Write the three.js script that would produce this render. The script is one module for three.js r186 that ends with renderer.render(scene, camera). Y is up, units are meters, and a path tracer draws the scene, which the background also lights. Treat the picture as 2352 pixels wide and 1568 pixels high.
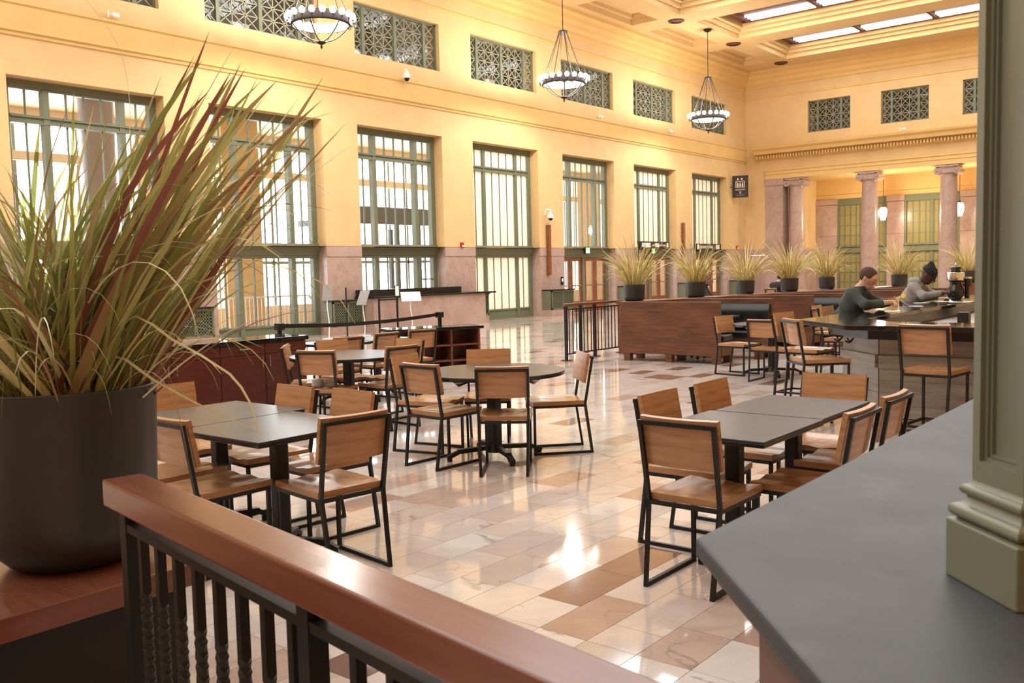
import * as THREE from 'three';
import { RoundedBoxGeometry } from 'three/addons/geometries/RoundedBoxGeometry.js';
import { mergeGeometries, mergeVertices, toCreasedNormals } from 'three/addons/utils/BufferGeometryUtils.js';
import { MarchingCubes } from 'three/addons/objects/MarchingCubes.js';
import { ImprovedNoise } from 'three/addons/math/ImprovedNoise.js';
import { RectAreaLightUniformsLib } from 'three/addons/lights/RectAreaLightUniformsLib.js';

// ---------------------------------------------------------------- camera, sky, lights, exposure
const renderer = new THREE.WebGLRenderer({ antialias: true });
renderer.toneMapping = THREE.LinearToneMapping;
renderer.toneMappingExposure = 1.02;
renderer.shadowMap.enabled = true;
RectAreaLightUniformsLib.init();
const scene = new THREE.Scene();
const camera = new THREE.PerspectiveCamera(40.757, 2352 / 1568, 0.05, 200);
camera.rotation.order = 'YXZ';
const RAD = Math.PI / 180;
camera.rotation.set(-4.315 * RAD, 39.109 * RAD, -1.372 * RAD);
camera.position.set(0, 1.55, 0);
camera.focus = 6.0; camera.userData.fStop = 8;
scene.add(camera);
// overcast daylight outside, enters through the windows of the side concourse
scene.background = new THREE.Color(0.90, 0.96, 1.0);
scene.backgroundIntensity = 13.0;
// the long lamp trays of the ceiling skylights: one soft light for each bay, just under its glowing tubes
const BAYS = [-11.0, -6.2, -1.4, 3.4, 8.08, 12.57, 17.15, 21.9, 26.68, 31.47, 36.26];   // distance of each bay's near edge from the camera line
const SKYLIGHT = { x0: -16.05, x1: -1.35, y: 11.1, radiance: 4.2 };
for (const s of BAYS) {  // first two bays, unseen behind the camera, are added to light surfaces facing it
  const l = new THREE.RectAreaLight(new THREE.Color(0.80, 0.925, 1.0), SKYLIGHT.radiance, SKYLIGHT.x1 - SKYLIGHT.x0 - 0.3, 2.3);
  l.position.set((SKYLIGHT.x0 + SKYLIGHT.x1) / 2, SKYLIGHT.y - 0.1, -(s + 1.7));
  l.lookAt(l.position.x, 0, l.position.z);
  l.name = 'skylight_light'; scene.add(l);
}

// ---------------------------------------------------------------- helpers
let seed = 12345;
const rnd = () => { seed = (seed * 1664525 + 1013904223) >>> 0; return seed / 4294967296; };
const rr = (a, b) => a + (b - a) * rnd();
const lerp = (a, b, t) => a + (b - a) * t;
const clamp = (v, a, b) => Math.max(a, Math.min(b, v));
const sstep = (a, b, v) => { const t = clamp((v - a) / (b - a), 0, 1); return t * t * (3 - 2 * t); };
const V = (x, y, z) => new THREE.Vector3(x, y, z);
const names = new Map();
function numbered(name) {
  const n = names.get(name) ?? 0; names.set(name, n + 1);
  return n ? name + '_' + String(n).padStart(3, '0') : name;
}
function tag(o, label, category, group) { o.userData.label = label; o.userData.category = category; if (group) o.userData.group = group; return o; }
function thing(name, label, category, [x, y, z] = [0, 0, 0], turn = 0, group) {
  const o = new THREE.Group(); o.name = numbered(name); o.position.set(x, y, z); o.rotation.y = turn; scene.add(o);
  return tag(o, label, category, group);
}
function struct(name) { const o = new THREE.Group(); o.name = name; o.userData.kind = 'structure'; scene.add(o); return o; }
function part(parent, name, geo, mat, label) {
  if (Array.isArray(geo)) geo = geo.length === 1 ? geo[0] : join(geo);
  const m = new THREE.Mesh(geo, mat); m.name = name; m.castShadow = m.receiveShadow = true; parent.add(m);
  if (label) m.userData.label = label;
  return m;
}
function copyThing(src, [x, y, z], turn, label, group) {
  const o = src.clone(); o.userData = { ...src.userData }; o.name = numbered(src.name.replace(/_\d{3}$/, '')); scene.add(o);
  o.position.set(x, y, z); o.rotation.set(0, turn, 0); if (label) o.userData.label = label; if (group) o.userData.group = group;
  return o;
}
function join(list) {
  return mergeGeometries(list.map((g) => {
    let q = g.index ? g.toNonIndexed() : g;
    for (const k of Object.keys(q.attributes)) if (!['position', 'normal', 'uv'].includes(k)) q.deleteAttribute(k);
    if (!q.attributes.uv) q.setAttribute('uv', new THREE.BufferAttribute(new Float32Array(q.attributes.position.count * 2), 2));
    return q;
  }), false);
}
// texture coordinates in metres from the side a face points to
function metric(g, along = 'auto', ox = 0, oy = 0) {
  g = g.index ? g.toNonIndexed() : g;
  const p = g.attributes.position, n = g.attributes.normal, uv = new Float32Array(p.count * 2);
  for (let i = 0; i < p.count; i++) {
    const ax = Math.abs(n.getX(i)), ay = Math.abs(n.getY(i)), az = Math.abs(n.getZ(i));
    let u, v;
    if (ay >= ax && ay >= az) { u = p.getX(i); v = p.getZ(i); } else if (ax >= az) { u = p.getZ(i); v = p.getY(i); } else { u = p.getX(i); v = p.getY(i); }
    if (along === 'v') [u, v] = [v, u];
    if (along === 'z' && ay >= ax && ay >= az) [u, v] = [v, u];
    uv[2 * i] = u + ox; uv[2 * i + 1] = v + oy;
  }
  g.setAttribute('uv', new THREE.BufferAttribute(uv, 2)); return g;
}
const box = (w, h, d, x = 0, y = 0, z = 0, ry = 0) => { const g = new THREE.BoxGeometry(w, h, d); if (ry) g.rotateY(ry); return metric(g.translate(x, y, z)); };
const bx = (x0, x1, y0, y1, z0, z1) => box(Math.abs(x1 - x0), Math.abs(y1 - y0), Math.abs(z1 - z0), (x0 + x1) / 2, (y0 + y1) / 2, (z0 + z1) / 2);
const rbox = (w, h, d, r = 0.006, x = 0, y = 0, z = 0, seg = 2) => metric(new RoundedBoxGeometry(w, h, d, seg, Math.min(r, w / 2.01, h / 2.01, d / 2.01)).translate(x, y, z));
const rbx = (x0, x1, y0, y1, z0, z1, r = 0.006) => rbox(Math.abs(x1 - x0), Math.abs(y1 - y0), Math.abs(z1 - z0), r, (x0 + x1) / 2, (y0 + y1) / 2, (z0 + z1) / 2);
const cyl = (r0, r1, h, x = 0, y = 0, z = 0, n = 20) => new THREE.CylinderGeometry(r1, r0, h, n).translate(x, y + h / 2, z);
const lathe = (pts, n = 28) => new THREE.LatheGeometry(pts.map(([r, y]) => new THREE.Vector2(r, y)), n);
function bar(a, b, w, d = w, up = V(0, 1, 0)) {   // square bar from a to b
  const dir = b.clone().sub(a), L = dir.length(); dir.normalize();
  const g = new THREE.BoxGeometry(w, d, L);
  let u = up; if (Math.abs(dir.dot(up)) > 0.99) u = V(0, 0, 1);
  const x = u.clone().cross(dir).normalize(), y = dir.clone().cross(x).normalize();
  g.applyMatrix4(new THREE.Matrix4().makeBasis(x, y, dir).setPosition(a.clone().add(b).multiplyScalar(0.5)));
  return g;
}
const rod = (a, b, r, n = 8) => { const d = b.clone().sub(a), L = d.length(); const g = new THREE.CylinderGeometry(r, r, L, n); g.applyQuaternion(new THREE.Quaternion().setFromUnitVectors(V(0, 1, 0), d.normalize())); return g.translate((a.x + b.x) / 2, (a.y + b.y) / 2, (a.z + b.z) / 2); };
const tube = (pts, r, seg = 24, n = 8) => new THREE.TubeGeometry(new THREE.CatmullRomCurve3(pts), seg, r, n);
function prism(poly, y0, y1, bevel = 0) {   // plan outline [x,z] extruded upwards
  const s = new THREE.Shape(poly.map(([x, z]) => new THREE.Vector2(x, -z)));
  const g = new THREE.ExtrudeGeometry(s, { depth: y1 - y0 - 2 * bevel, bevelEnabled: bevel > 0, bevelSize: bevel, bevelThickness: bevel, bevelOffset: -bevel, bevelSegments: 2 });
  g.rotateX(-Math.PI / 2).translate(0, y0 + bevel, 0); return metric(g);
}
// a profile [out, y] swept along a straight run
function moulding(profile, a, b, outward) {
  const s = new THREE.Shape(profile.map(([o, y]) => new THREE.Vector2(o, y)));
  const dir = b.clone().sub(a), L = dir.length(); dir.normalize();
  const g = new THREE.ExtrudeGeometry(s, { depth: L, bevelEnabled: false });
  const m = new THREE.Matrix4().makeBasis(outward, V(0, 1, 0), outward.clone().cross(V(0, 1, 0)));
  const zAxis = outward.clone().cross(V(0, 1, 0));
  const start = zAxis.dot(dir) > 0 ? a : b;
  g.applyMatrix4(m.setPosition(start)); return metric(g);
}
// ---------------------------------------------------------------- textures
const noise = new ImprovedNoise();
function fbm(x, y, oct = 4, s = 0) { let v = 0, a = 0.5, f = 1; for (let i = 0; i < oct; i++) { v += a * noise.noise(x * f, y * f, s + i * 7.3); f *= 2.03; a *= 0.5; } return v; }
// a texture of n x n pixels that tiles (blend of shifted copies), fn(u, v) -> [r, g, b] 0..1 (sRGB)
function makeTex(n, fn, { srgb = true, size = 1 } = {}) {
  const d = new Uint8Array(n * n * 4);
  for (let j = 0; j < n; j++) for (let i = 0; i < n; i++) {
    const u = i / n, v = j / n;
    const a = fn(u, v), wu = sstep(0.8, 1, u), wv = sstep(0.8, 1, v);
    let c = a;
    if (wu > 0 || wv > 0) {
      const b = fn(u - 1, v), e = fn(u, v - 1), h = fn(u - 1, v - 1);
      c = a.map((x, k) => lerp(lerp(x, b[k], wu), lerp(e[k], h[k], wu), wv));
    }
    const o = 4 * (j * n + i);
    for (let k = 0; k < 3; k++) d[o + k] = clamp(Math.round(c[k] * 255), 0, 255);
    d[o + 3] = 255;
  }
  const t = new THREE.DataTexture(d, n, n); t.magFilter = THREE.LinearFilter; t.minFilter = THREE.LinearMipmapLinearFilter; t.generateMipmaps = true;
  t.wrapS = t.wrapT = THREE.RepeatWrapping; t.colorSpace = srgb ? THREE.SRGBColorSpace : THREE.NoColorSpace; t.repeat.set(1 / size, 1 / size); t.needsUpdate = true; return t;
}
const grey = (v) => [v, v, v];
const hexRGB = (h) => [(h >> 16 & 255) / 255, (h >> 8 & 255) / 255, (h & 255) / 255];
const mixc = (a, b, t) => a.map((x, i) => lerp(x, b[i], t));
const ramp = (stops, t) => { t = clamp(t, 0, 1) * (stops.length - 1); const i = Math.min(stops.length - 2, Math.floor(t)); return mixc(stops[i], stops[i + 1], t - i); };
const wood = (cols, sc, s) => (u, v) => { const g = fbm(u * 3 * sc, v * 26 * sc, 4, s) + 0.55 * fbm(u * 1.2 * sc, v * 4 * sc, 3, s + 9); const fine = 0.25 * noise.noise(u * 18, v * 240, s); return ramp(cols, 0.5 + 0.75 * g + 0.12 * fine); };
const TEX = {
  chairWood: makeTex(512, wood([0x8f6242, 0xa67751, 0xb3835b, 0xbf9068].map(hexRGB), 1, 2), { size: 0.8 }),
  boothWood: makeTex(512, wood([0x3c2216, 0x54321f, 0x66402a, 0x744b32].map(hexRGB), 1, 5), { size: 1.2 }),
  redWood: makeTex(512, wood([0x653829, 0x6e4030, 0x754635, 0x7c4c3b].map(hexRGB), 1, 11), { size: 1.0 }),
  greyWood: makeTex(512, wood([0x6e6157, 0x85786c, 0x958879, 0xa89c8e].map(hexRGB), 1, 15), { size: 1.4 }),
  doorWood: makeTex(256, wood([0x5c321c, 0x74432a, 0x84502f, 0x8d5a38].map(hexRGB), 1, 19), { size: 1.0 }),
  tile: makeTex(1024, (u, v) => { const w = fbm(u * 4, v * 6, 5, 3), st = fbm((u * 0.8 + v * 0.6) * 34, (v * 0.8 - u * 0.6) * 5, 4, 13), band = sstep(0.05, 0.4, fbm(u * 3 + 4, v * 5, 3, 23)), vein = Math.abs(fbm(u * 2.4 + w * 0.8, v * 3.4 + w * 0.6, 4, 21)), fade = sstep(0.0, 0.25, fbm(u * 5, v * 5, 2, 27)), spk = noise.noise(u * 240, v * 240, 4); const q = fade * (1 - sstep(0, 0.02, vein)); const k = 0.93 + 0.10 * w + 0.10 * st * (0.3 + band) - 0.22 * q + 0.03 * spk; return [clamp(k, 0, 1), clamp(k * 0.985 - 0.02 * band, 0, 1), clamp(k * 0.965 - 0.035 * band, 0, 1)]; }, { size: 2.4 }),
  marble: makeTex(512, (u, v) => { const w = fbm(u * 3, v * 3, 4, 31), vein = Math.abs(fbm(u * 5 + w * 2, v * 3 + w * 1.4, 4, 41)); return ramp([0x9c8074, 0xa98d80, 0xb2978a, 0xbca396].map(hexRGB), 0.55 + 0.7 * w - 0.35 * (1 - sstep(0, 0.06, vein))); }, { size: 2.2 }),
  slate: makeTex(512, (u, v) => { const w = fbm(u * 4, v * 4, 5, 51), s2 = noise.noise(u * 200, v * 200, 8); const sm = sstep(0.16, 0.4, fbm(u * 6, v * 6, 3, 77)); return mixc([0.215, 0.22, 0.23], [0.31, 0.31, 0.315], clamp(0.4 + 1.2 * w + 0.15 * s2 + 0.45 * sm, 0, 1)); }, { size: 1.1 }),
  laminate: makeTex(256, (u, v) => { const w = fbm(u * 6, v * 6, 4, 61), s2 = noise.noise(u * 120, v * 120, 3); return mixc([0.20, 0.20, 0.20], [0.25, 0.25, 0.25], clamp(0.5 + w + 0.2 * s2, 0, 1)); }, { size: 0.7 }),
  plaster: makeTex(512, (u, v) => grey(0.5 + 0.5 * fbm(u * 40, v * 40, 3, 71) + 0.3 * fbm(u * 6, v * 6, 2, 72)), { srgb: false, size: 1.6 }),
  paint: makeTex(512, (u, v) => { const w = fbm(u * 5, v * 5, 4, 81), s2 = noise.noise(u * 160, v * 160, 2); const k = 0.965 + 0.05 * w + 0.02 * s2; return [k, k * 0.992, k * 0.975]; }, { size: 3 }),
  rough: makeTex(256, (u, v) => grey(0.62 + 0.45 * fbm(u * 6, v * 6, 4, 91)), { srgb: false, size: 1.3 }),
  knit: makeTex(256, (u, v) => grey(0.80 + 0.15 * noise.noise(u * 90, v * 90, 1) + 0.15 * fbm(u * 9, v * 9, 3, 2)), { size: 0.3 }),
};
const std = (o) => new THREE.MeshStandardMaterial(o);
const phy = (o) => new THREE.MeshPhysicalMaterial(o);
const M = {
  wall: std({ color: '#dab782', map: TEX.paint, roughness: 0.75, bumpMap: TEX.plaster, bumpScale: 0.0015 }),
  trim: std({ color: '#deb876', map: TEX.paint, roughness: 0.7 }),
  ceiling: std({ color: '#d8b680', map: TEX.paint, roughness: 0.75 }),
  cream: std({ color: '#e3cfae', roughness: 0.8 }),
  marble: std({ map: TEX.marble, roughness: 0.28 }),
  green: std({ color: '#686b53', roughness: 0.45 }),
  greenPost: std({ color: '#747560', roughness: 0.38 }),
  black: std({ color: '#1b1917', roughness: 0.42, metalness: 0.2 }),
  iron: std({ color: '#262220', roughness: 0.5, metalness: 0.4 }),
  bronze: std({ color: '#231812', roughness: 0.75 }),
  chairWood: std({ map: TEX.chairWood, roughness: 0.26 }),
  boothWood: std({ map: TEX.boothWood, roughness: 0.4 }),
  redWood: std({ map: TEX.redWood, roughness: 0.22 }),
  cabWood: std({ map: TEX.redWood, color: '#c89c92', roughness: 0.35 }),
  greyWood: std({ map: TEX.greyWood, roughness: 0.3 }),
  doorWood: std({ map: TEX.doorWood, roughness: 0.4 }),
  slate: phy({ map: TEX.slate, roughness: 0.5, specularIntensity: 0.55 }),
  laminate: phy({ map: TEX.laminate, roughness: 0.28, specularIntensity: 0.42 }),
  granite: std({ color: '#171513', roughness: 0.07 }),
  blackTop: std({ color: '#161514', roughness: 0.2 }),
  leather: std({ color: '#191816', roughness: 0.33 }),
  pot: std({ color: '#2b2927', roughness: 0.42 }),
  soil: std({ color: '#241a12', roughness: 1 }),
  chrome: std({ color: '#d8d8d8', roughness: 0.12, metalness: 1 }),
  steel: std({ color: '#b9b7b2', roughness: 0.3, metalness: 1 }),
  white: std({ color: '#e9e7e2', roughness: 0.5 }),
  paper: std({ color: '#f1efe9', roughness: 0.7 }),
  clear: phy({ color: '#ffffff', roughness: 0.02, transmission: 1, thickness: 0, ior: 1.45 }),
  frosted: phy({ color: '#f4ebda', roughness: 0.95, transmission: 0.55, thickness: 0 }),
  amberGlass: phy({ color: '#b5a75e', roughness: 0.5, transmission: 0.5, thickness: 0 }),
  dark: std({ color: '#12110f', roughness: 0.9 }),
  brownVent: std({ color: '#5a2f1c', roughness: 0.6 }),
  grout: std({ color: '#9c8674', roughness: 0.6 }),
  latticeBar: std({ color: '#8f8d76', roughness: 0.5 }),
  red: std({ color: '#b3261c', roughness: 0.4 }),
};
const glow = (rgb, k) => std({ color: '#ffffff', emissive: new THREE.Color(...rgb), emissiveIntensity: k, roughness: 0.5 });
M.bulb = glow([1, 0.94, 0.86], 14);
M.tubeLamp = glow([1, 0.96, 0.90], 4.5);
M.lantern = glow([1, 0.93, 0.78], 3.2);
M.exitGreen = glow([0.05, 0.9, 0.28], 0.9);

// ================================================================ the setting
const XL = -19.2, XLo = -19.7, XR = 1.8, ZF = -41.65, ZB = 13, YC = 10.6;
const WIN = BAYS.slice(4), WW = 3.35;
// wall panel in a vertical plane: outline and holes given as [u0, u1, y0, y1]
function panelShape(u0, u1, y0, y1, holes) {
  const s = new THREE.Shape([[u0, y0], [u1, y0], [u1, y1], [u0, y1]].map((p) => new THREE.Vector2(...p)));
  for (const [a, b, c, d] of holes) s.holes.push(new THREE.Path([[a, c], [a, d], [b, d], [b, c]].map((p) => new THREE.Vector2(...p))));
  return s;
}
function wallX(u0, u1, y0, y1, holes, xBack, thick) {   // runs along -z (u = -z), faces +x
  const g = new THREE.ExtrudeGeometry(panelShape(u0, u1, y0, y1, holes), { depth: thick, bevelEnabled: false });
  g.applyMatrix4(new THREE.Matrix4().makeBasis(V(0, 0, -1), V(0, 1, 0), V(1, 0, 0)).setPosition(xBack, 0, 0)); return metric(g);
}
function wallZ(x0, x1, y0, y1, holes, zBack, thick) {   // runs along x, faces +z
  const g = new THREE.ExtrudeGeometry(panelShape(x0, x1, y0, y1, holes), { depth: thick, bevelEnabled: false });
  return metric(g.translate(0, 0, zBack));
}
// ---- floor: a slab under marble tiles laid in long strips
const floor = struct('floor');
part(floor, 'floor_slab', bx(-27, XR, -0.2, -0.004, ZB, -47), M.grout);
{
  const P = 0.245, L = 0.49, G = 0.0025, cols = ['#dad0ca', '#d4c6be', '#ccbbb1', '#d7cac1', '#c3ac9f', '#b4988a', '#967567', '#876d64'];
  const wts = [0.26, 0.50, 0.68, 0.86, 0.94, 0.975, 0.99, 1];
  const mats = cols.map((c) => std({ map: TEX.tile, color: c, roughness: 0.07 }));
  const rest = cols.map(() => []);
  const yaw = 39.109 * RAD, near = [];
  const pick = () => { const t = rnd(); return wts.findIndex((w) => t <= w); };
  for (let i = -80; i < 18; i++) {
    const x0 = -2.395 + P * i, x1 = x0 + P;
    if (x1 > XR || x0 < -19.65) continue;
    let z = -3.09 - (i === -1 ? 0.31 : i === 0 ? 0.5 : rr(0.16, 0.49)), zs = [-3.09, z], first = true;
    while (z > ZF + 0.2) { z -= L; zs.push(Math.max(z, ZF)); }
    const back = [-3.09]; z = -3.09 - 0; while (z < 1.2) { z += (first ? rr(0.2, 0.49) : L); first = false; back.push(z); }
    const spans = []; for (let k = 0; k + 1 < zs.length; k++) spans.push([zs[k + 1], zs[k], k]); for (let k = 0; k + 1 < back.length; k++) spans.push([back[k], back[k + 1], -1 - k]);
    for (const [za, zb, k] of spans) {
      let c = pick();
      if (i === -1 && k === 0) c = 0; if (i === -1 && k === 1) c = 6; if (i === 0 && k === 0) c = 5; if (i === 0 && k === 1) c = 1;
      const cx = (x0 + x1) / 2, cz = (za + zb) / 2, depth = -(cx * -Math.sin(yaw) * -1) * -1;
      const f = -cx * Math.sin(yaw) - cz * Math.cos(yaw), s = cx * Math.cos(yaw) - cz * Math.sin(yaw);   // forward and sideways distance from the camera
      if (f < 0.3 || Math.abs(s) > f * 0.66 + 1.5) { if (f < -3) continue; }
      const t = { x0, x1, za, zb, c, d: f > 0 && Math.abs(s) < f * 0.57 ? f : 99 };
      if (t.d < 99 && 1.55 / f * 2110 - 80 < 860 && cx > -8.6) near.push(t); else put(t);
    }
  }
  function put(t) { rest[t.c].push(bx(t.x0 + G / 2, t.x1 - G / 2, -0.012, 0, t.za + G / 2, t.zb - G / 2)); }
  near.sort((a, b) => a.d - b.d);
  near.forEach((t, k) => { if (k < 300) { const w = t.x1 - t.x0 - G, d = t.zb - t.za - G; part(floor, 'tile', metric(new THREE.BoxGeometry(w, 0.012, d).translate((t.x0 + t.x1) / 2, -0.006, (t.za + t.zb) / 2), 'auto', 0.37 * (k % 7), 0.61 * (k % 5)), mats[t.c]); } else put(t); });
  rest.forEach((l, k) => { for (let a = 0; a < l.length; a += 20000) { const m = part(floor, 'tile_field', join(l.slice(a, a + 20000)), mats[k]); m.userData.kind = 'stuff'; } });
}
// ---- wall on the left, with seven tall windows below and lattice windows above
const wallLeft = struct('wall_left');
const tall = WIN.map((s) => [s, s + WW, 2.36, 5.67]), lat = WIN.map((s) => [s + 0.02, s + WW, 7.58, 8.96]);
part(wallLeft, 'plaster', wallX(-ZB, -ZF + 0.5, 2.36, 11.4, [...tall, ...lat], XLo, 0.5), M.wall, 'ochre painted plaster');
{
  let a = -ZB;
  for (const s of [...WIN, 42.15]) {
    part(wallLeft, 'marble_pier', bx(XLo, XL, 0, 2.06, -a, -s), M.marble, 'pink marble facing');
    part(wallLeft, 'marble_cap', [bx(XLo, XL + 0.015, 2.075, 2.35, -a - (a > 0 ? 0.0 : 0), -s), bx(XLo, XL + 0.0, 2.06, 2.075, -a, -s)], M.marble);
    part(wallLeft, 'marble_plinth', bx(XL, XL + 0.03, 0, 0.16, -a, -s), M.marble);
    a = s + WW;
  }
  const A = V(XL, 0, ZB), B = V(XL, 0, ZF), O = V(1, 0, 0);
  part(wallLeft, 'band_moulding', moulding([[0, 6.42], [0.04, 6.44], [0.04, 6.5], [0.09, 6.52], [0.09, 6.57], [0.05, 6.6], [0.07, 7.02], [0.11, 7.05], [0.11, 7.1], [0, 7.12]], A, B, O), M.trim);
  part(wallLeft, 'picture_moulding', moulding([[0, 9.36], [0.04, 9.38], [0.04, 9.43], [0, 9.45]], A, B, O), M.trim);
  part(wallLeft, 'cornice', moulding([[0, 9.85], [0.06, 9.88], [0.06, 10.0], [0.16, 10.08], [0.2, 10.22], [0.3, 10.28], [0.34, 10.42], [0.5, 10.48], [0.5, 10.6], [0, 10.6]], A, B, O), M.trim);
}
// ---- tall windows
const XW = -19.6;                                     // plane of the window frames
function zbar(name, parent, u0, u1, y0, y1, mat = M.green, d = 0.1, x = XW) { return part(parent, name, bx(x - d / 2, x + d / 2, y0, y1, -u0, -u1), mat); }
const PANE = {};
function pane(parent, u0, u1, y0, y1, mat) {
  const w = Math.abs(u1 - u0), h = y1 - y0, key = w.toFixed(3) + h.toFixed(3);
  PANE[key] ??= new THREE.BoxGeometry(0.006, h, w);
  const m = part(parent, 'pane', PANE[key], mat); m.position.set(XW, (y0 + y1) / 2, -(u0 + u1) / 2); return m;
}
WIN.forEach((s, k) => {
  const w = struct('window_' + (k + 1)), e = s + WW, doors = k >= 4;
  const glassUp = [M.clear, M.clear, M.clear, M.frosted, M.clear, M.frosted, M.frosted][k];
  const glassLow = [M.clear, M.clear, M.clear, M.frosted, M.clear, M.clear, M.clear][k];
  part(w, 'frame', [bx(XLo, XW + 0.06, 5.53, 5.67, -s, -e), bx(XLo, XW + 0.06, 0, 5.53, -s, -(s + 0.17)), bx(XLo, XW + 0.06, 0, 5.53, -(e - 0.17), -e),
    bx(XLo, XW + 0.035, 5.48, 5.53, -s - 0.17, -e + 0.17)], M.green);
  part(w, 'transom', [bx(XLo, XW + 0.08, 4.80, 4.84, -s - 0.17, -e + 0.17), bx(XLo, XW + 0.05, 4.84, 4.92, -s - 0.17, -e + 0.17), bx(XLo, XW + 0.09, 4.92, 4.97, -s - 0.17, -e + 0.17)], M.green);
  part(w, 'spandrel', moulding([[-0.1, 2.04], [0.07, 2.04], [0.07, 2.1], [0.1, 2.12], [0.1, 2.14], [0.13, 2.2], [0.17, 2.27], [0.2, 2.3], [0.2, 2.34], [0.12, 2.36], [0.1, 2.43], [-0.1, 2.43]], V(XW, 0, -s), V(XW, 0, -e), V(1, 0, 0)), M.green);
  const m1 = [s + 0.83, s + 0.96], m2 = [s + 2.47, s + 2.6];
  for (const [a, b] of [m1, m2]) part(w, 'mullion', [bx(XLo, XW + 0.07, 2.43, 5.5, -a, -b), ...(doors ? [] : [bx(XLo, XW + 0.07, 0.03, 2.04, -a, -b)])], M.green);
  const cols = [[s + 0.17, m1[0], 2], [m1[1], m2[0], 4], [m2[1], e - 0.17, 2]];
  const rows = doors ? [[4.97, 5.48, 1], [2.43, 4.80, 1]] : [[4.97, 5.48, 1], [2.43, 4.80, 1], [0.34, 2.04, 0]];
  if (!doors) part(w, 'kick_panel', [bx(XLo, XW + 0.03, 0.0, 0.34, -s - 0.17, -e + 0.17), bx(XLo, XW + 0.06, 0.29, 0.34, -s - 0.17, -e + 0.17), bx(XLo, XW + 0.06, 0.0, 0.08, -s - 0.17, -e + 0.17)], M.green);
  for (const [y0, y1, up] of rows) for (const [u0, u1, n] of cols) for (let i = 0; i < n; i++) {
    const a = lerp(u0, u1, i / n), b = lerp(u0, u1, (i + 1) / n);
    pane(w, a + 0.012, b - 0.012, y0, y1, up ? glassUp : glassLow);
    if (i) zbar('muntin', w, a - 0.014, a + 0.014, y0, y1, M.green, 0.05);
  }
  if (k === 2) zbar('muntin', w, m2[1], e - 0.17, 1.38, 1.42, M.green, 0.05);
  if (doors) {                                        // wooden double doors in the lower part
    part(w, 'door_post', [bx(XLo, XW + 0.07, 0, 2.04, -(s + 1.60), -(s + 1.75))], M.green);
    for (let i = 0; i < 4; i++) {
      const a = (i < 2 ? s + 0.17 : s + 1.75) + (i % 2) * 0.715, b = a + 0.71;
      const d = part(w, 'door_leaf', [bx(XW - 0.03, XW + 0.03, 0.01, 0.42, -a, -b), bx(XW - 0.03, XW + 0.03, 1.9, 2.04, -a, -b), bx(XW - 0.03, XW + 0.03, 0.42, 1.9, -a, -(a + 0.14)), bx(XW - 0.03, XW + 0.03, 0.42, 1.9, -(b - 0.14), -b)], M.doorWood, 'brown wooden door leaf');
      part(d, 'door_glass', bx(XW - 0.004, XW + 0.004, 0.42, 1.9, -(a + 0.14), -(b - 0.14)), glassLow);
      part(d, 'push_bar', bx(XW + 0.05, XW + 0.08, 0.98, 1.02, -(a + 0.08), -(b - 0.08)), M.steel);
    }
  }
});
// ---- lattice windows (left wall and far wall share the builder)
function lattice(w, toWorld, cols, y0, y1, mat) {     // cols: [u0, u1, n]
  const rows = 4, h = (y1 - y0) / rows;
  for (const [u0, u1, n] of cols) {
    const g = [], c = (u1 - u0) / n;
    for (let i = 0; i < n; i++) for (let j = 0; j < rows; j++) {
      const a = u0 + c * i, b = a + c, p = y0 + h * j, q = p + h;
      g.push(bar(V(a, p, 0), V(b, q, 0), 0.022), bar(V(a, q, 0), V(b, p, 0), 0.022));
      if (j) g.push(bar(V(a, p, 0), V(b, p, 0), 0.022));
      if (i) g.push(bar(V(a, p, 0), V(a, q, 0), 0.022));
    }
    const m = join(g); m.applyMatrix4(toWorld); part(w, 'lattice', m, M.latticeBar);
    const pn = new THREE.BoxGeometry(u1 - u0, y1 - y0, 0.006).translate((u0 + u1) / 2, (y0 + y1) / 2, -0.06); pn.applyMatrix4(toWorld); part(w, 'pane', pn, M.clear);
  }
}
WIN.forEach((s, k) => {
  const w = struct('window_' + (8 + k)), e = s + WW, y0 = 7.58, y1 = 8.96, X = XL - 0.18;
  part(w, 'frame', [bx(X - 0.05, X + 0.05, y0, y0 + 0.05, -s - 0.02, -e), bx(X - 0.05, X + 0.05, y1 - 0.06, y1, -s - 0.02, -e), bx(X - 0.05, X + 0.05, y0, y1, -s - 0.02, -s - 0.08), bx(X - 0.05, X + 0.05, y0, y1, -e + 0.06, -e)], M.green);
  const st = [s + 0.46, s + 1.67, s + 2.85];
  for (const q of st) part(w, 'mullion', bx(X - 0.05, X + 0.05, y0 + 0.05, y1 - 0.06, -q + 0.05, -q - 0.05), M.green);
  const T = new THREE.Matrix4().makeBasis(V(0, 0, -1), V(0, 1, 0), V(1, 0, 0)).setPosition(X, 0, 0);
  lattice(w, T, [[s + 0.08, st[0] - 0.05, 1], [st[0] + 0.05, st[1] - 0.05, 3], [st[1] + 0.05, st[2] - 0.05, 3], [st[2] + 0.05, e - 0.06, 1]], y0 + 0.05, y1 - 0.06, M.green);
});
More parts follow.
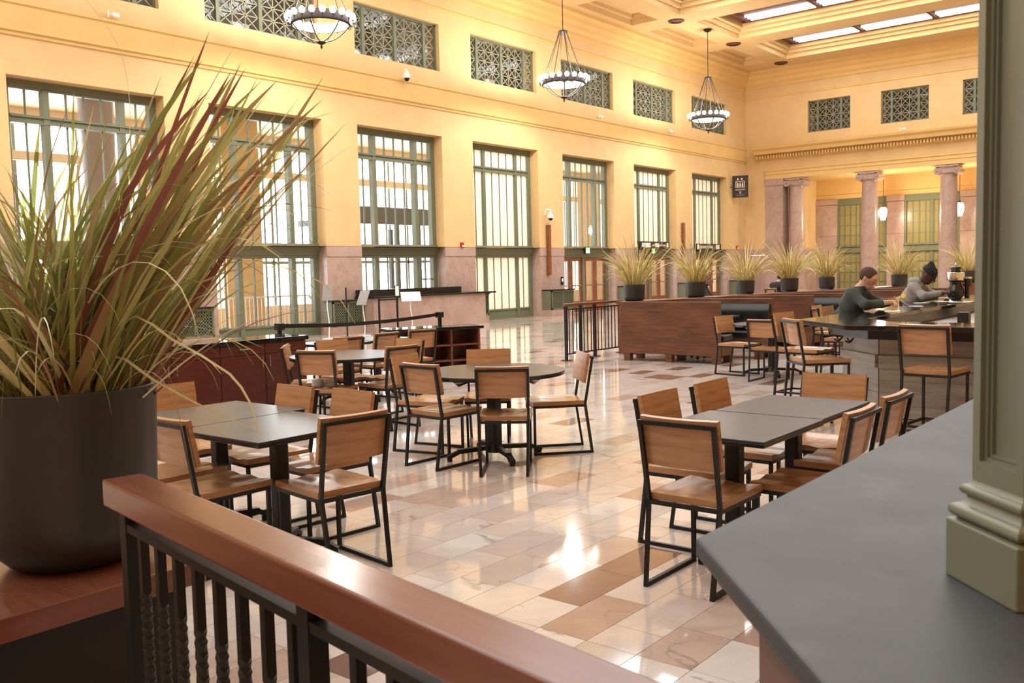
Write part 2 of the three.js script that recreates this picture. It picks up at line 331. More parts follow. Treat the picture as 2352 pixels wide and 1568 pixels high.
// ---- far wall with entablature above a colonnade
const attic = std({ color: '#8f8b83', roughness: 0.9 });
const wallFar = struct('wall_far');
const fx = [[-16.17, -14.25], [-12.93, -10.97], [-9.66, -7.72], [-6.4, -4.45], [-3.15, -1.2]];
part(wallFar, 'plaster', wallZ(XL, XR, 5.6, 11.4, fx.map(([a, b]) => [a, b, 7.57, 8.98]), ZF - 0.75, 0.75), M.wall, 'ochre painted plaster');
part(wallFar, 'corner_pier', bx(XL, -18.22, 2.36, 5.6, ZF, ZF - 0.75), M.wall);
part(wallFar, 'marble_wainscot', [bx(XL, -18.22, 0, 2.06, ZF, ZF - 0.75), bx(XL, -18.22, 2.075, 2.36, ZF + 0.015, ZF - 0.75)], M.marble);
part(wallFar, 'marble_pier', [bx(-18.22, -17.35, 0, 5.28, ZF + 0.02, ZF - 0.75), bx(-18.25, -17.32, 5.3, 5.6, ZF + 0.04, ZF - 0.75), bx(-18.22, -17.35, 5.28, 5.3, ZF, ZF - 0.7)], M.marble, 'pink marble pier');
fx.forEach(([a, b], k) => {
  const w = struct('window_' + (15 + k)), y0 = 7.57, y1 = 8.98, Z = ZF - 0.12;
  part(w, 'frame', [bx(a, b, y0, y0 + 0.05, Z - 0.05, Z + 0.05), bx(a, b, y1 - 0.05, y1, Z - 0.05, Z + 0.05), bx(a, a + 0.05, y0, y1, Z - 0.05, Z + 0.05), bx(b - 0.05, b, y0, y1, Z - 0.05, Z + 0.05)], M.green);
  const q = [a + 0.43, b - 0.43];
  for (const u of q) part(w, 'mullion', bx(u - 0.05, u + 0.05, y0 + 0.05, y1 - 0.05, Z - 0.05, Z + 0.05), M.green);
  lattice(w, new THREE.Matrix4().setPosition(0, 0, Z), [[a + 0.05, q[0] - 0.05, 1], [q[0] + 0.05, q[1] - 0.05, 3], [q[1] + 0.05, b - 0.05, 1]], y0 + 0.05, y1 - 0.05, M.green);
});
{
  const O = V(0, 0, 1), A = V(-18.2, 0, ZF), B = V(XR, 0, ZF);
  part(wallFar, 'architrave', moulding([[0, 5.6], [0.05, 5.6], [0.05, 5.8], [0.08, 5.82], [0.08, 5.96], [0.12, 5.98], [0.12, 6.03], [0, 6.05]], A, B, O), M.trim);
  part(wallFar, 'cornice', moulding([[0, 6.5], [0.12, 6.52], [0.12, 6.56], [0.14, 6.72], [0.4, 6.76], [0.44, 6.9], [0.55, 6.98], [0.58, 7.06], [0, 7.16]], V(-18.62, 0, ZF), B, O), M.trim);
  const den = []; for (let x = -18.5; x < XR; x += 0.135) den.push(box(0.075, 0.13, 0.14, x, 6.63, ZF + 0.2));
  part(wallFar, 'dentil_row', den, M.trim).userData.kind = 'stuff';
  part(wallFar, 'picture_moulding', moulding([[0, 9.36], [0.04, 9.38], [0.04, 9.43], [0, 9.45]], V(XL, 0, ZF), B, O), M.trim);
  part(wallFar, 'ceiling_cornice', moulding([[0, 9.85], [0.06, 9.88], [0.06, 10.0], [0.16, 10.08], [0.2, 10.22], [0.3, 10.28], [0.34, 10.42], [0.5, 10.48], [0.5, 10.6], [0, 10.6]], V(XL, 0, ZF), B, O), M.trim);
}
// the recess behind the columns
const ZR = -44.5;
part(wallFar, 'recess_side', bx(-17.4, -16.85, 2.3, 5.6, ZF - 0.75, ZR), M.wall);
part(wallFar, 'recess_side_wainscot', bx(-17.4, -16.83, 0, 2.3, ZF - 0.75, ZR), M.marble);
part(wallFar, 'recess_soffit', bx(-17.4, XR, 5.6, 5.8, ZF - 0.75, ZR - 0.3), M.trim);
part(wallFar, 'recess_frieze', [bx(-17.4, XR, 4.66, 5.6, ZR, ZR - 0.3), bx(-17.0, XR, 4.78, 4.86, ZR + 0.04, ZR)], M.trim);
part(wallFar, 'recess_back', bx(-17.4, XR, 0, 4.66, ZR - 0.25, ZR - 0.3), M.wall);
part(wallFar, 'recess_end', bx(XR - 0.2, XR, 0, 5.6, ZF - 0.75, ZR), M.wall);
{
  const pil = [[-16.84, -15.82], [-13.5, -12.74], [-10.35, -9.6], [-7.2, -6.45], [-4.05, -3.3], [-0.9, 1.6]];
  for (const [a, b] of pil) part(wallFar, 'marble_pilaster', [bx(a, b, 0, 2.9, ZR + 0.06, ZR - 0.25), bx(a, b, 2.91, 4.38, ZR + 0.06, ZR - 0.25), bx(a - 0.02, b + 0.02, 4.4, 4.66, ZR + 0.08, ZR - 0.25)], M.marble, 'pink marble pilaster');
  const olive = std({ color: '#8c8153', roughness: 0.25 });
  for (let k = 0; k + 1 < pil.length; k++) {
    const a = pil[k][1], b = pil[k + 1][0], w = struct('window_' + (20 + k)), n = 8, Z = ZR - 0.05;
    part(w, 'frame', [bx(a, b, 4.36, 4.66, Z - 0.08, Z + 0.08), bx(a, a + 0.1, 0, 4.36, Z - 0.08, Z + 0.08), bx(b - 0.1, b, 0, 4.36, Z - 0.08, Z + 0.08), bx(a, b, 0, 0.25, Z - 0.08, Z + 0.08)], M.green);
    part(w, 'transom', [bx(a, b, 2.08, 2.4, Z - 0.08, Z + 0.1), bx(a, b, 2.36, 2.42, Z, Z + 0.16)], M.green);
    part(w, 'mullion', bx((a + b) / 2 - 0.07, (a + b) / 2 + 0.07, 0.25, 4.36, Z - 0.06, Z + 0.06), M.green);
    for (let i = 0; i < n; i++) {
      const u0 = lerp(a + 0.1, b - 0.1, i / n), u1 = lerp(a + 0.1, b - 0.1, (i + 1) / n);
      if (i && i !== 4) part(w, 'muntin', bx(u0 - 0.015, u0 + 0.015, 0.25, 4.36, Z - 0.03, Z + 0.03), M.green);
      for (const [y0, y1, r] of [[2.42, 4.36, 4], [0.25, 2.08, 4]]) for (let j = 0; j < r; j++) part(w, 'pane', bx(u0 + 0.012, u1 - 0.012, lerp(y0, y1, j / r) + 0.012, lerp(y0, y1, (j + 1) / r) - 0.012, Z - 0.004, Z + 0.004), olive);
    }
    const hb = []; for (const [y0, y1, r] of [[2.42, 4.36, 4], [0.25, 2.08, 4]]) for (let j = 1; j < r; j++) hb.push(bx(a + 0.1, b - 0.1, lerp(y0, y1, j / r) - 0.014, lerp(y0, y1, j / r) + 0.014, Z - 0.02, Z + 0.02));
    part(w, 'cross_bar', hb, M.green);
  }
}
part(wallFar, 'attic_shell', [bx(-17.5, 0, 6.9, 7.05, ZF - 0.75, -44.3), bx(-17.5, 0, 9.5, 9.65, ZF - 0.75, -44.3), bx(-17.5, 0, 6.9, 9.65, -44.3, -44.45), bx(-17.65, -17.5, 6.9, 9.65, ZF - 0.75, -44.45), bx(0, 0.15, 6.9, 9.65, ZF - 0.75, -44.45)], attic, 'plain attic room behind the lattice windows');
// ---- columns
function makeColumn() {
  const o = thing('marble_column', 'pink marble ionic column of the far colonnade', 'column', [0, 0, 0], 0, 'ionic columns of the far colonnade');
  part(o, 'base', [box(0.98, 0.14, 0.98, 0, 0.07, 0), lathe([[0, 0.14], [0.47, 0.14], [0.49, 0.2], [0.47, 0.26], [0.42, 0.28], [0.41, 0.33], [0.44, 0.36], [0.44, 0.4], [0.39, 0.43], [0, 0.43]], 32)], M.marble);
  part(o, 'shaft', metricLathe(lathe([[0.385, 0.43], [0.375, 0.6], [0.37, 2.2], [0.345, 4.2], [0.32, 5.14], [0.345, 5.16], [0.345, 5.2]], 36)), M.marble);
  const cap = [box(0.9, 0.06, 0.8, 0, 5.55, 0), box(0.84, 0.05, 0.74, 0, 5.5, 0), lathe([[0, 5.2], [0.36, 5.2], [0.41, 5.28], [0.40, 5.34], [0, 5.36]], 28), box(0.72, 0.16, 0.66, 0, 5.42, 0)];
  for (const sx of [-1, 1]) { const v = new THREE.CylinderGeometry(0.155, 0.155, 0.74, 24).rotateX(Math.PI / 2).translate(sx * 0.37, 5.36, 0); cap.push(v); for (const f of [-1, 1]) cap.push(new THREE.TorusGeometry(0.1, 0.022, 6, 20).translate(sx * 0.37, 5.36, f * 0.37), new THREE.SphereGeometry(0.05, 10, 8).translate(sx * 0.37, 5.36, f * 0.37)); }
  part(o, 'capital', cap.map((g) => metric(g)), M.marble);
  return o;
}
function metricLathe(g) { const uv = g.attributes.uv, p = g.attributes.position; for (let i = 0; i < uv.count; i++) uv.setXY(i, uv.getX(i) * 2.2, p.getY(i)); return g; }
{
  const c = makeColumn(); c.position.set(-16.82, 0, ZF - 0.36);
  for (const x of [-13.5, -10.24, -6.97, -3.7]) copyThing(c, [x, 0, ZF - 0.36], 0);
}
// ---- ceiling with coffers
const ceiling = struct('ceiling');
{
  const z0 = -ZB, z1 = 41.65;
  const slab = (y0, y1, holes, name) => { const s = panelShape(XL - 0.5, XR + 0.3, z0, z1 + 0.75, holes); const g = new THREE.ExtrudeGeometry(s, { depth: y1 - y0, bevelEnabled: false }); g.rotateX(-Math.PI / 2).translate(0, y0, 0); part(ceiling, name, metric(g), M.ceiling, 'ochre painted coffered ceiling'); };
  const H = (i, small) => BAYS.flatMap((s) => { const a = s - 0.08 + i, b = s + 3.5 - i; return [...(small ? [[-18.4 + i, -17.3 - i, a, b], [-0.1 + i, 1.0 - i, a, b]] : []), [-16.4 + i, -1.0 - i, a, b]]; });
  slab(YC, YC + 0.2, H(0, true), 'soffit_grid');
  slab(YC + 0.2, YC + 0.34, H(0.13, true), 'coffer_step');
  slab(YC + 0.34, YC + 0.62, H(0.28, false), 'coffer_upper_step');
  part(ceiling, 'roof_slab', bx(XL - 0.5, XR + 0.3, YC + 0.62, YC + 0.8, -z0, -(z1 + 0.75)), M.ceiling);
}
for (const s of BAYS) {                                // trays of lamp tubes in the big coffers
  if (names.get('skylight_tray')) { copyThing(scene.getObjectByName('skylight_tray'), [0, 0, -(s + 1.71)], 0); continue; }  // the two added bays behind the camera get unseen trays as well
  const o = thing('skylight_tray', 'long brown lamp tray with rows of glowing white tubes in a ceiling coffer', 'ceiling light', [0, 0, -(s + 1.71)], 0, 'lamp trays in the ceiling coffers');
  part(o, 'tray', bx(SKYLIGHT.x0 - 0.03, SKYLIGHT.x1 + 0.03, 11.16, 11.22, -1.5, 1.5), M.brownVent);
  const fr = []; for (const z of [-1.42, 1.42]) fr.push(bx(SKYLIGHT.x0, SKYLIGHT.x1, 11.08, 11.16, z - 0.05, z + 0.05)); for (let i = 0; i <= 5; i++) { const x = lerp(SKYLIGHT.x0 + 0.3, SKYLIGHT.x1 - 0.3, i / 5); fr.push(bx(x - 0.06, x + 0.06, 11.06, 11.16, -1.4, 1.4)); }
  part(o, 'tray_frame', fr, M.brownVent);
  for (let i = 0; i < 5; i++) for (const z of [-1.22, -0.95, -0.68, 0.68, 0.95, 1.22]) { const a = lerp(SKYLIGHT.x0 + 0.3, SKYLIGHT.x1 - 0.3, i / 5), b = lerp(SKYLIGHT.x0 + 0.3, SKYLIGHT.x1 - 0.3, (i + 1) / 5); part(o, 'lamp_tube', [0, 1, 2].map((q) => bx(lerp(a + 0.12, b - 0.12, q / 3) + 0.02, lerp(a + 0.12, b - 0.12, (q + 1) / 3) - 0.02, 11.08, 11.15, z - 0.055, z + 0.055)), M.tubeLamp); }
}
{
  const v = thing('ceiling_vent', 'small round brown vent in a ceiling beam', 'vent', [-16.87, YC - 0.05, -26.0], 0, 'round vents in the ceiling beams');
  part(v, 'ring', lathe([[0.18, 0], [0.27, 0], [0.3, 0.03], [0.3, 0.05], [0.18, 0.05]], 28), M.brownVent);
  part(v, 'cone', lathe([[0, 0.005], [0.1, 0.005], [0.17, 0.03], [0.17, 0.05], [0, 0.05]], 24), M.brownVent);
  for (const z of [-30.75, -35.5, -40.3]) copyThing(v, [-16.87, YC - 0.05, z], 0);
}
// ---- walls out of the frame that close the hall
const wallRight = struct('wall_right'); part(wallRight, 'plaster', bx(XR, XR + 0.3, 0, 11.4, ZB, ZF - 0.75), M.wall);
const wallBack = struct('wall_back'); part(wallBack, 'plaster', bx(XL - 0.5, XR + 0.3, 0, 11.4, ZB, ZB + 0.3), M.wall);
// ---- daylit side concourse beyond the left windows
const wallOuter = struct('wall_concourse');
const XO = -25.5, outs = [[7.2, 9.0], [9.2, 12.6], [13.4, 14.2], [14.6, 16.95], [18.2, 21.6], [22.6, 27.2], [28.4, 31.2], [34.3, 36.6], [38.6, 41.0]];
part(wallOuter, 'plaster', wallX(3, 43, 0, 6.2, outs.flatMap(([a, b]) => [[a, b, 0.62, 4.82], [a, b, 5.06, 5.8]]), XO - 0.4, 0.4), M.cream);
part(wallOuter, 'attic_wall', wallX(3, 43, 6.2, 9.9, [[15.5, 16.1], [19.9, 20.5], [21.1, 21.7], [26.3, 26.9]].map(([a, b]) => [a, b, 7.2, 8.7]), -22.7, 0.3), attic);
part(wallOuter, 'end_wall', [bx(XO, XLo, 0, 6.2, -3, -2.7), bx(XO, XLo, 0, 6.2, -43, -43.3)], M.cream);
part(wallOuter, 'concourse_ceiling', bx(XO - 0.4, XLo, 6.2, 6.35, -3, -43), M.cream);
part(wallOuter, 'attic_room', [bx(-22.7, XLo, 6.35, 6.5, -3, -43), bx(-22.7, XLo, 9.75, 9.9, -3, -43), bx(-22.7, XLo, 6.35, 9.9, -2.7, -3), bx(-22.7, XLo, 6.35, 9.9, -43, -43.3)], attic);
{
  const steelGreen = std({ color: '#7d8880', roughness: 0.5 });
  for (const [a, b] of outs) { const g = []; const n = Math.max(1, Math.round((b - a) / 0.85)); for (let i = 0; i <= n; i++) { const u = lerp(a, b, i / n); g.push(bx(XO - 0.3, XO - 0.2, 0.62, 5.8, -u + 0.045, -u - 0.045)); } for (const y of [2.0, 4.86]) g.push(bx(XO - 0.3, XO - 0.2, y, y + 0.1, -a, -b)); part(wallOuter, 'window_bars', g, steelGreen); }
  const vb = []; for (const [x, u] of [[-22.2, 19.4], [-22.2, 20.4], [-22.2, 21.4], [-22.2, 22.4], [-22.2, 23.4], [-24.6, 21.4], [-24.6, 23.4]]) vb.push(bx(x - 0.06, x + 0.06, 0, 3.2, -u + 0.07, -u - 0.07));
  const slateBlue = std({ color: '#4c5657', roughness: 0.4 });
  part(wallOuter, 'vestibule_posts', vb, slateBlue).userData.kind = 'stuff';
  part(wallOuter, 'vestibule_header', [bx(-22.28, -22.1, 3.2, 3.75, -19.3, -23.5), bx(-24.7, -22.28, 3.2, 3.4, -19.3, -19.5), bx(-22.28, -22.1, 1.0, 1.1, -19.4, -23.4)], slateBlue);
  const hr = [bar(V(-21.6, 1.02, -12.8), V(-21.6, 1.02, -17.2), 0.05), bar(V(-21.6, 1.0, -17.2), V(-22.2, 0.1, -18.6), 0.06), bar(V(-21.9, 1.0, -19.0), V(-22.6, 0.35, -19.8), 0.06)]; for (let u = 12.8; u < 17.2; u += 0.13) hr.push(bar(V(-21.6, 0.05, -u), V(-21.6, 1.0, -u), 0.014));
  part(wallOuter, 'stair_railing', hr, M.white).userData.kind = 'stuff';
  part(wallOuter, 'inner_wall', [bx(-23.4, -23.2, 0, 6.2, -15.55, -16.8)], M.wall, 'ochre inner wall');
  part(wallOuter, 'round_column', cyl(0.42, 0.42, 6.2, -22.9, 0, -11.75, 24), std({ color: '#8d8488', roughness: 0.25 }), 'grey column');
}

// ================================================================ chairs and tables
function seatGeo(w, d, t, y) {                        // solid wood seat with a scooped top
  const g = new THREE.BoxGeometry(w, t, d, 16, 1, 16), p = g.attributes.position;
  for (let i = 0; i < p.count; i++) {
    if (p.getY(i) < 0) continue;
    const x = p.getX(i), z = p.getZ(i), f = sstep(-0.19, -0.1, z), side = 1 - sstep(0.14, 0.19, Math.abs(x));
    const legs = Math.exp(-(((Math.abs(x) - 0.085) / 0.055) ** 2)), mid = 1 - sstep(0.02, 0.12, z);
    p.setY(i, p.getY(i) - side * f * (0.012 * mid + 0.011 * legs * (1 - mid)));
  }
  g.computeVertexNormals(); g.translate(0, y, 0); return metric(toCreasedNormals(g, 0.7), 'z');
}
function backGeo(w, h, t) {                           // gently curved back panel, rounded at the front corners
  const g = new THREE.BoxGeometry(w, h, t, 12, 1, 1), p = g.attributes.position;
  for (let i = 0; i < p.count; i++) { const x = p.getX(i) / (w / 2); p.setZ(i, p.getZ(i) + 0.016 * x * x - 0.008); }
  g.computeVertexNormals(); return metric(toCreasedNormals(g, 0.6));
}
function makeSeat(name, label, category, group, o) {  // o: seat height, back top, foot ring
  const c = thing(name, label, category, [0, 0, 0], 0, group), sy = o.seat, ty = o.top, T = 0.02, hw = 0.19, fw = 0.178;
  part(c, 'seat', seatGeo(0.4, 0.44, 0.034, sy - 0.017).translate(0, 0, 0.03), M.chairWood, 'scooped brown wood seat');
  const lean = 0.07, zb = -0.20, bh = 0.245;
  const bk = backGeo(0.41, bh, 0.026); bk.rotateX(-Math.atan2(lean, ty - sy)).translate(0, ty - bh / 2 + 0.008, zb - lean + 0.046);
  part(c, 'backrest', bk, M.chairWood, 'brown wood back panel');
  for (const s of [-1, 1]) {
    part(c, 'rear_leg', [bar(V(s * fw, 0, zb - 0.06), V(s * hw, sy - 0.03, zb), T), bar(V(s * hw, sy - 0.035, zb), V(s * 0.195, ty - 0.012, zb - lean), T)], M.black);
    part(c, 'front_leg', bar(V(s * fw, 0, 0.235), V(s * (hw - 0.01), sy - 0.035, 0.235), T), M.black);
    if (o.ring == null) part(c, 'floor_runner', bar(V(s * fw, 0.011, zb - 0.06), V(s * fw, 0.011, 0.235), T), M.black);
  }
  part(c, 'top_bar', box(0.41, 0.02, 0.02, 0, ty - 0.022, zb - lean), M.black);
  part(c, 'seat_frame', [bar(V(-hw, sy - 0.045, zb), V(hw, sy - 0.045, zb), T), bar(V(-hw, sy - 0.045, 0.235), V(hw, sy - 0.045, 0.235), T), bar(V(-hw, sy - 0.045, zb), V(-hw, sy - 0.045, 0.235), T), bar(V(hw, sy - 0.045, zb), V(hw, sy - 0.045, 0.235), T)], M.black);
  if (o.ring != null) part(c, 'foot_rest', [bar(V(-fw, o.ring, 0.235), V(fw, o.ring, 0.235), T), bar(V(-fw, o.ring, zb - 0.03), V(-fw, o.ring, 0.235), T), bar(V(fw, o.ring, zb - 0.03), V(fw, o.ring, 0.235), T), bar(V(-fw, o.ring, zb - 0.03), V(fw, o.ring, zb - 0.03), T)], M.black);
  return c;
}
const FRONT = -0.27;                                  // where the top of the back stands, in the chair's own z
let chair0 = null;
// (x, z) of the middle of the back's top edge and the way the chair faces, in degrees (0 = +z, 90 = +x)
function chair(x, z, face, label, group) {
  const a = face * RAD, px = x - FRONT * Math.sin(a), pz = z - FRONT * Math.cos(a);
  if (!chair0) { chair0 = makeSeat('dining_chair', label, 'chair', group, { seat: 0.455, top: 0.836 }); chair0.position.set(px, 0, pz); chair0.rotation.y = a; return chair0; }
  return copyThing(chair0, [px, 0, pz], a, label, group);
}
let stool0 = null;
function stool(x, z, face, label, group) {
  const a = face * RAD, px = x - FRONT * Math.sin(a), pz = z - FRONT * Math.cos(a);
  if (!stool0) { stool0 = makeSeat('bar_stool', label, 'bar stool', group, { seat: 0.67, top: 1.04, ring: 0.2 }); stool0.position.set(px, 0, pz); stool0.rotation.y = a; return stool0; }
  return copyThing(stool0, [px, 0, pz], a, label, group);
}
function crossBase(t, r, turn) {
  for (let i = 0; i < 4; i++) {
    const a = turn + i * Math.PI / 2, c = Math.cos(a), s = Math.sin(a);
    part(t, 'foot', [bar(V(0, 0.09, 0), V(c * r * 0.78, 0.075, s * r * 0.78), 0.045, 0.036), bar(V(c * r * 0.74, 0.077, s * r * 0.74), V(c * r, 0.03, s * r), 0.042, 0.03), cyl(0.022, 0.022, 0.03, c * (r - 0.02), 0, s * (r - 0.02), 10)], M.black);
  }
  part(t, 'hub', cyl(0.08, 0.055, 0.07, 0, 0.05, 0, 20), M.black);
}
const TH = 0.735;
let baseR = 0.3, baseTurn = 0;                       // reach and turn of the next table's cross foot
function rectTable(x0, x1, z0, z1, label, group) {
  const t = thing('dining_table', label, 'table', [(x0 + x1) / 2, 0, (z0 + z1) / 2], 0, group), w = x1 - x0, d = z1 - z0;
  part(t, 'tabletop', rbox(w, 0.012, d, 0.004, 0, TH - 0.006, 0), M.laminate, 'grey laminate top');
  part(t, 'edge_band', rbox(w - 0.002, 0.02, d - 0.002, 0.004, 0, TH - 0.022, 0), M.blackTop);
  part(t, 'column', rbox(0.085, TH - 0.1, 0.085, 0.02, 0, (TH - 0.1) / 2 + 0.06, 0), M.black);
  part(t, 'top_plate', box(0.3, 0.012, 0.3, 0, TH - 0.038, 0), M.black);
  crossBase(t, baseR, baseTurn);
  return t;
}
function roundTable(x, z, r, label, group, turn = 0) {
  const t = thing('round_table', label, 'table', [x, 0, z], turn, group);
  part(t, 'tabletop', new THREE.CylinderGeometry(r, r, 0.012, 72).translate(0, TH - 0.006, 0), M.laminate, 'grey laminate top');
  part(t, 'edge_band', new THREE.CylinderGeometry(r - 0.001, r - 0.001, 0.02, 72).translate(0, TH - 0.022, 0), M.blackTop);
  for (let i = 0; i < 4; i++) { const a = i * Math.PI / 2; const g = new THREE.BufferGeometry().setFromPoints([V(-0.13, 0, 0), V(0.13, 0, 0), V(0, 0, 0.14), V(-0.1, -0.018, 0.02), V(0.1, -0.018, 0.02), V(0, -0.06, 0.05)]); g.setIndex([0, 3, 5, 0, 5, 1, 1, 5, 4, 0, 2, 5, 2, 1, 5, 0, 1, 2]); g.computeVertexNormals(); g.translate(0, TH - 0.033, r - 0.22).rotateY(a); part(t, 'leaf_bracket', g, M.steel, 'pale folding leaf bracket'); }
  part(t, 'column', rbox(0.1, TH - 0.1, 0.1, 0.025, 0, (TH - 0.1) / 2 + 0.06, 0), M.black);
  part(t, 'top_plate', box(0.4, 0.012, 0.4, 0, TH - 0.038, 0), M.black);
  crossBase(t, baseR, baseTurn - turn * 0);
  return t;
}
// the pair of rectangular tables beside the slate counter, six chairs
baseR = 0.19; baseTurn = 0.9425;
rectTable(-2.42, -1.76, -4.76, -4.0, 'grey rectangular table beside the slate counter, its half nearer the railing', null);
baseR = 0.31; baseTurn = 0.0000;
rectTable(-2.40, -1.77, -5.53, -4.775, 'grey rectangular table beside the slate counter, its half nearer the bar');
const G1 = 'chairs at the pair of tables beside the slate counter';
chair(-2.11, -3.80, 180, 'wooden chair at the railing end of the tables beside the slate counter', G1);
chair(-2.70, -4.60, 90, 'wooden chair across from the slate counter, nearer the railing of its two', G1);
chair(-2.68, -5.22, 90, 'wooden chair across from the slate counter, nearer the bar of its two', G1);
chair(-2.12, -5.95, 0, 'wooden chair at the bar end of the tables beside the slate counter', G1);
chair(-1.47, -4.55, -90, 'wooden chair between table and slate counter, nearer the railing of its two', G1);
chair(-1.49, -5.17, -90, 'wooden chair between table and slate counter, nearer the bar of its two', G1);
// the pair beside the big planter
baseR = 0.31; baseTurn = 0.9425;
rectTable(-4.57, -3.83, -3.48, -2.70, 'grey rectangular table by the big planter, touched by a drooping leaf');
baseR = 0.31; baseTurn = 0.1047;
rectTable(-5.31, -4.58, -3.58, -2.82, 'grey rectangular table half hidden behind the big planter');
const G2 = 'chairs at the pair of tables by the big planter';
chair(-3.57, -3.12, -98, 'wooden chair with its back to the open floor at the tables by the big planter', G2);
chair(-4.36, -2.49, 180, 'wooden chair beside the railing at the tables by the big planter', G2);
chair(-4.88, -2.56, 180, 'wooden chair mostly hidden behind the big black planter pot', G2);
chair(-5.80, -3.34, 86, 'wooden chair with front of back showing beside the rim of the big planter pot', G2);
chair(-4.88, -3.78, -5, 'wooden chair facing the railing, at the table by the long red cabinet, nearer the cabinet', G2);
chair(-4.36, -3.82, -5, 'wooden chair facing the railing, next to the chair with its back to the open floor', G2);
// round table in the middle
baseR = 0.42; baseTurn = 0.5236;
roundTable(-4.955, -5.835, 0.60, 'grey round table standing in the middle of the open floor');
const G3 = 'chairs around the middle round table';
chair(-4.40, -5.28, -145, 'wooden chair standing back to the railing at the middle round table', G3);
chair(-4.50, -6.56, -42, 'wooden chair seen from the side at the middle round table, nearest the booths', G3);
chair(-5.56, -6.49, 38, 'wooden chair facing the railing behind the middle round table', G3);
chair(-5.16, -5.15, 178, 'wooden chair with its back turned beside the middle round table, nearer the red cabinet', G3);
chair(-5.93, -5.72, 103, 'wooden chair at the middle round table next to the farther round table', G3);
// round table farther left
baseR = 0.42; baseTurn = 1.7614;
roundTable(-7.34, -6.32, 0.60, 'grey round table in front of the red cabinet end', null, 0.4);
const G4 = 'chairs around the round table by the cabinet end';
chair(-7.03, -5.63, -157, 'wooden chair carrying a stack of white plates, at the round table by the cabinet', G4);
chair(-7.94, -5.95, 137, 'wooden chair seen edge-on against the red cabinet doors', G4);
chair(-8.08, -6.70, 85, 'wooden chair facing forward at the round table by the cabinet end', G4);
chair(-6.62, -6.43, -95, 'wooden chair with back turned between the two round tables of the open floor', G4);
chair(-7.31, -7.22, -3, 'wooden chair on the shelf unit side of the round table by the cabinet', G4);
// far table before the shelf unit
baseR = 0.31; baseTurn = 1.1519;
rectTable(-9.25, -8.55, -7.75, -7.05, 'grey square table behind the round table by the cabinet, nearer the cabinet', null);
baseR = 0.31; baseTurn = 1.4661;
rectTable(-9.25, -8.55, -8.50, -7.80, 'grey square table between cabinet and open shelf unit', null);
const G5 = 'chairs at the table before the shelf unit';
chair(-8.23, -7.12, -96, 'wooden chair with back turned at the square tables, next to the cabinet end', G5);
chair(-8.33, -7.83, -88, 'wooden chair with back turned, middle one at the square tables by the shelf unit', G5);
chair(-8.35, -8.47, -104, 'wooden chair standing right before the open shelf unit', G5);
// round table by the booths and tables beyond
baseR = 0.42; baseTurn = 0.9425;
roundTable(-5.35, -12.45, 0.55, 'grey round table between the booths and the bar');
const G6 = 'chairs between the booths and the bar';
chair(-5.12, -11.55, 180, 'wooden chair with back turned at the round table between booths and bar', G6);
chair(-6.08, -12.35, 80, 'wooden chair beside the booth bench at the round table between booths and bar', G6);
baseR = 0.42; baseTurn = 1.1519;
roundTable(-4.95, -15.4, 0.55, 'grey round table beside the bar, behind the stools');
chair(-5.55, -14.75, 150, 'wooden chair behind the bar corner, near the round table beside the bar', G6);
chair(-5.15, -16.15, 10, 'wooden chair partly hidden by the seated man in green', G6);
chair(-6.05, -15.9, 90, 'wooden chair showing only its top before the second booth panel', G6);
const G7 = 'stools at the bar';
stool(-3.44, -8.39, 135, 'bar stool with pale shine on its back at the bar corner', G7);
stool(-4.02, -9.58, 84, 'bar stool on the booth side of the bar, next to the corner stool', G7);
stool(-2.10, -7.85, 174, 'bar stool standing before the dark front of the bar', G7);

